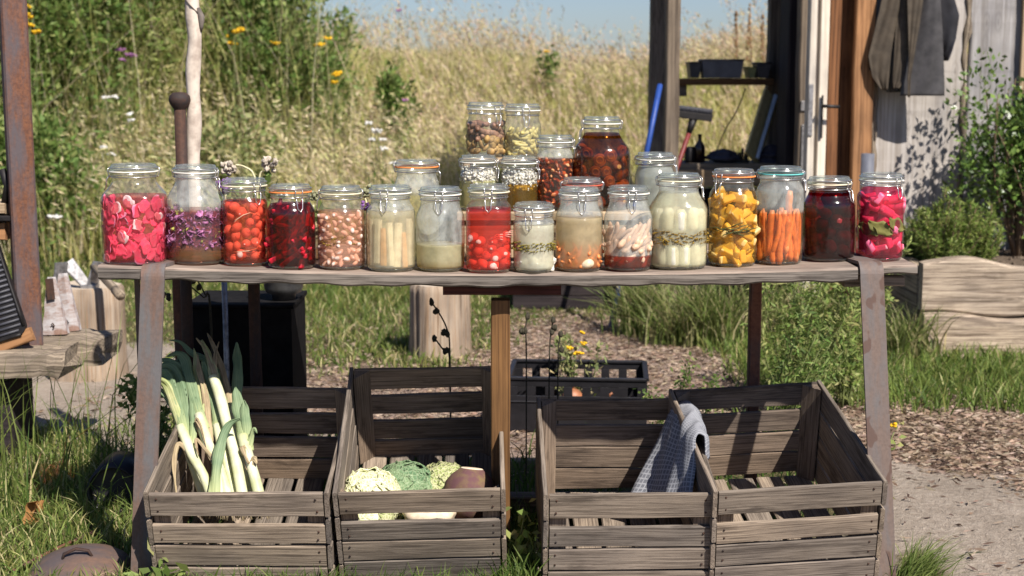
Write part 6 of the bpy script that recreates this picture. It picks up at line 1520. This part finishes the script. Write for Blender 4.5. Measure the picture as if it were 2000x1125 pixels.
# weeds around the legs and behind the crates
def spray(name,lab,px,pyb,Y,h,w,n,cols,ll,lw,seed,mat='leaf',stem='stem_green',grp=None,cat='weed',lean=0.,nst=9,up=.5,flower=None):
    x=at(px,pyb,Y).x; rr=random.Random(seed); o=thing(name,lab,cat,(x,Y,float(terr(x,Y))),group=grp); f=FM(); mb=MB()
    for k in range(nst):
        tip=Vector((rr.uniform(-.5,.5)*w+lean*h,rr.uniform(-.35,.35)*w,h*rr.uniform(.55,1.))); b0=Vector((rr.uniform(-.1,.1)*w,rr.uniform(-.1,.1)*w,0)); md=b0.lerp(tip,.5)+Vector((rr.uniform(-.05,.05)*h,rr.uniform(-.05,.05)*h,.05*h)); C=bez([b0,md,tip],16); mb.tube(C[::2],[.0035*(1-.6*i/8) for i in range(9)],5)
        m_=n//nst//14
        for c in C[3:]:
            d=rnd_dirs(m_,up*.5); f.leaves(np.array([c[:]]*m_)+NR.normal(0,.016,(m_,3)),d,NR.uniform(ll*.5,ll*1.2,m_),NR.uniform(lw*.5,lw*1.1,m_),mixcols(m_,cols,None,.25))
    f.build('leaves',M[mat],o); mb.build('stems',M[stem],o)
    if flower:
        for k in range(flower[0]):
            mb=MB(); p=Vector((rr.uniform(-.4,.4)*w+lean*h*.8,-.03,h*rr.uniform(.65,1.02))); 
            for j in range(7): mb.blob(p+Vector((rr.uniform(-.008,.008),rr.uniform(-.008,.008),rr.uniform(-.004,.004))),(.006,.006,.004),None,.2,3,seg=7,rings=4)
            mb.build('flower_head',M[flower[1]],o)
    return o
GW='weeds growing around the table'
spray('feathery_weed','large feathery green weed between the rear leg and the right iron leg',1560,760,1.55,.62,.42,2600,LGT,.036,.010,51,grp=GW,nst=15,lean=.06)
spray('feathery_weed','feathery weed beside the right iron leg, reaching up to the table',1655,770,1.75,.68,.34,2300,LGT,.036,.011,52,grp=GW,nst=13)
spray('feathery_weed','dark feathery weed shaded by the table at the rear leg',1500,775,1.05,.50,.34,1300,NET,.032,.009,53,grp=GW,nst=11,lean=.25)
spray('leafy_sprig','dark small leaved sprig behind the plastic crate and the right crates',1330,780,1.1,.32,.24,700,NET,.020,.012,54,grp=GW,nst=7)
spray('leafy_sprig','green weed sprig with tiny yellow flowers beside the right iron leg, above the crate corner',1700,880,.35,.36,.10,160,LGT,.024,.014,55,grp=GW,nst=3,flower=(2,'yellow_flower'),lean=.1)
spray('flowering_weed','yellow flowered weed rising from the black plastic crate',1132,730,1.62,.34,.14,420,SAGE,.030,.012,56,grp=GW,nst=6,flower=(6,'yellow_flower'))
spray('leafy_sprig','small bright green weed at the foot of the middle post',985,1050,-.02,.20,.10,120,LGT,.040,.024,57,grp=GW,nst=3)
spray('leafy_sprig','small green weed in the gap between the middle post and the third crate',1040,1075,.02,.12,.08,90,LGT,.03,.016,58,grp=GW,nst=3)
spray('leafy_sprig','leafy weed at the front left corner of the leek crate',345,1120,-.14,.06,.16,120,LGT,.05,.02,59,grp=GW,nst=4)
spray('leafy_sprig','dark weed behind the left iron leg and the black box',305,690,.95,.42,.22,420,NET,.04,.018,60,grp=GW,nst=6)
# grass clumps by the shed deck
def clump(lab,px,pyb,n,h,w,seed,cols,lean=0):
    g=onz(px,pyb,0); f=FM(); a=NR.normal(0,w*.4,(n,2)); p=np.stack([a[:,0],a[:,1]*.6,np.zeros(n)],1); f.blades(p,NR.uniform(h*.5,h,n),NR.uniform(.005,.010,n),NR.normal(0,.45,(n,2))+np.array([lean,-.1]),mixcols(n,cols),curve=1.4)
    o=f.build('grass_clump',M['leaf']); o.location=(g.x,g.y,0); tag(o,lab,'grass clump','long grass clumps by the shed deck')
CL=[(.20,.26,.07),(.26,.29,.10),(.15,.21,.05),(.40,.36,.18)]
clump('long arching grass clump in front of the deck, under the creamy jar',1262,655,420,.38,.16,1,CL,-.1); clump('long arching grass clump left of the rear leg',1385,672,520,.40,.24,2,CL,-.15); clump('low grass clump between the two taller clumps',1322,672,260,.24,.2,3,CL); clump('grass clump at the foot of the white door',1560,668,420,.36,.3,4,CL)
clump('long grass clump in front of the planter end',1765,706,260,.3,.14,5,CL,-.1)
# dark seed stems in the table's shade
def seedstem(lab,pts,Y,heads):
    P=[at(x,y,Y) for (x,y) in pts]; b0=P[0].copy(); z=float(terr(b0.x,Y)); b0.z=z; o=thing('seed_stem',lab,'dry stem',b0,group='dark dry seed stems behind the crates'); mb=MB(); C=bez([Vector((0,0,0))]+[p-b0 for p in P],14); mb.tube(C,.0022,5); mb.build('stem',M['stem_dark'],o)
    for (x,y) in heads:
        mb=MB(); q=at(x,y,Y)-b0
        for j in range(4): mb.blob(q+Vector((R_.uniform(-.003,.003),R_.uniform(-.003,.003),R_.uniform(-.004,.004))),(.006,.006,.008),None,.3,3,seg=7,rings=5)
        mb.build('seed_head',M['stem_dark'],o)
seedstem('dark seed stem curving in front of the chopping block',[(879,705),(872,640),(843,590)],.62,[(843,590),(852,608),(872,652),(868,650)]); seedstem('short forked dark stem left of the curving stem',[(878,706),(866,684),(849,661)],.60,[(849,661),(870,686)])
seedstem('dark seed stem right of the middle post with a drooping leaf',[(1028,690),(1026,645),(1031,617)],.8,[(1031,616),(1024,646),(1019,648)]); seedstem('taller dark seed stem above the plastic crate',[(1073,700),(1078,640),(1080,625)],.85,[(1080,626),(1083,641),(1078,648)]); seedstem('short dark seed stem beside the yellow flowered weed',[(1090,700),(1093,665),(1094,653)],.85,[(1094,653),(1097,684)])
seedstem('dark curved stalk under the left end of the table',[(412,610),(396,580),(352,545)],.59,[(330,580),(318,575)]); seedstem('second dark stalk under the left end of the table',[(410,610),(400,575),(384,545)],.62,[(378,548),(388,560)])
# dried sprigs standing behind the left jars
M['dried']=plain('dried_grey_flower',(.42,.36,.29),.9,.35,70,0,.1); M['straw_stem']=plain('straw_stem',(.55,.50,.30),.8,.2,40); M['lav']=plain('lavender_bud',(.22,.10,.30),.9,.4,90); M['lav_green']=plain('lavender_calyx',(.24,.24,.14),.9,.3,90)
def sprig(lab,pts,Y,head,hr,mat,leaves=0,nh=16):
    P=[at(x,y,Y) for (x,y) in pts]; b0=P[0].copy(); b0.z=ztop(b0.x)-.0; o=thing('dried_sprig',lab,'dried flower',b0,group='dried sprigs behind the left jars'); mb=MB(); mb.tube(bez([Vector((0,0,0))]+[p-b0 for p in P],14),.0026,6); mb.build('stem',M['straw_stem'],o)
    mb=MB(); q=at(*head,Y)-b0
    for j in range(nh): mb.blob(q+Vector((R_.uniform(-1,1)*hr,R_.uniform(-.6,.6)*hr,R_.uniform(-.9,.9)*hr)),(hr*.42,hr*.4,hr*.34),rotm(R_.uniform(0,3),R_.uniform(0,3)),.45,3,seg=9,rings=6)
    mb.build('flower_head',M[mat],o)
    if leaves:
        f=FM(); d=rnd_dirs(leaves,.3); f.leaves(np.array([(q*.72)[:]]*leaves)+NR.normal(0,.014,(leaves,3)),d,NR.uniform(.025,.045,leaves),NR.uniform(.014,.024,leaves),mixcols(leaves,[(.16,.24,.06),(.24,.30,.09)])); f.build('leaves',M['leaf'],o)
sprig('drooping dried tan flower head behind the radish jar',[(505,420),(497,345),(478,326),(460,322)],.23,(447,330),.016,'dried',14); sprig('upright withered grey flower head behind the beet jar',[(500,420),(507,345),(515,335)],.24,(526,322),.017,'dried',22)
sprig('lavender sprig with purple buds between the bean and parsnip jars',[(716,440),(716,400),(712,385)],.13,(712,372),.013,'lav_green',0,18); sprig('small purple lavender tip just below the other lavender',[(718,440),(718,415)],.125,(715,402),.010,'lav',0,12)
sprig('pale green leafy sprig between the beet and bean jars',[(612,440),(612,400)],.22,(611,382),.011,'lav_green',16); sprig('mauve dried thistle head between the blossom jar and the radish jar',[(440,420),(440,380)],.20,(438,362),.016,'lav',4,14)

# purge helper meshes nobody uses
for me_ in list(bpy.data.meshes):
    if me_.users==0: bpy.data.meshes.remove(me_)
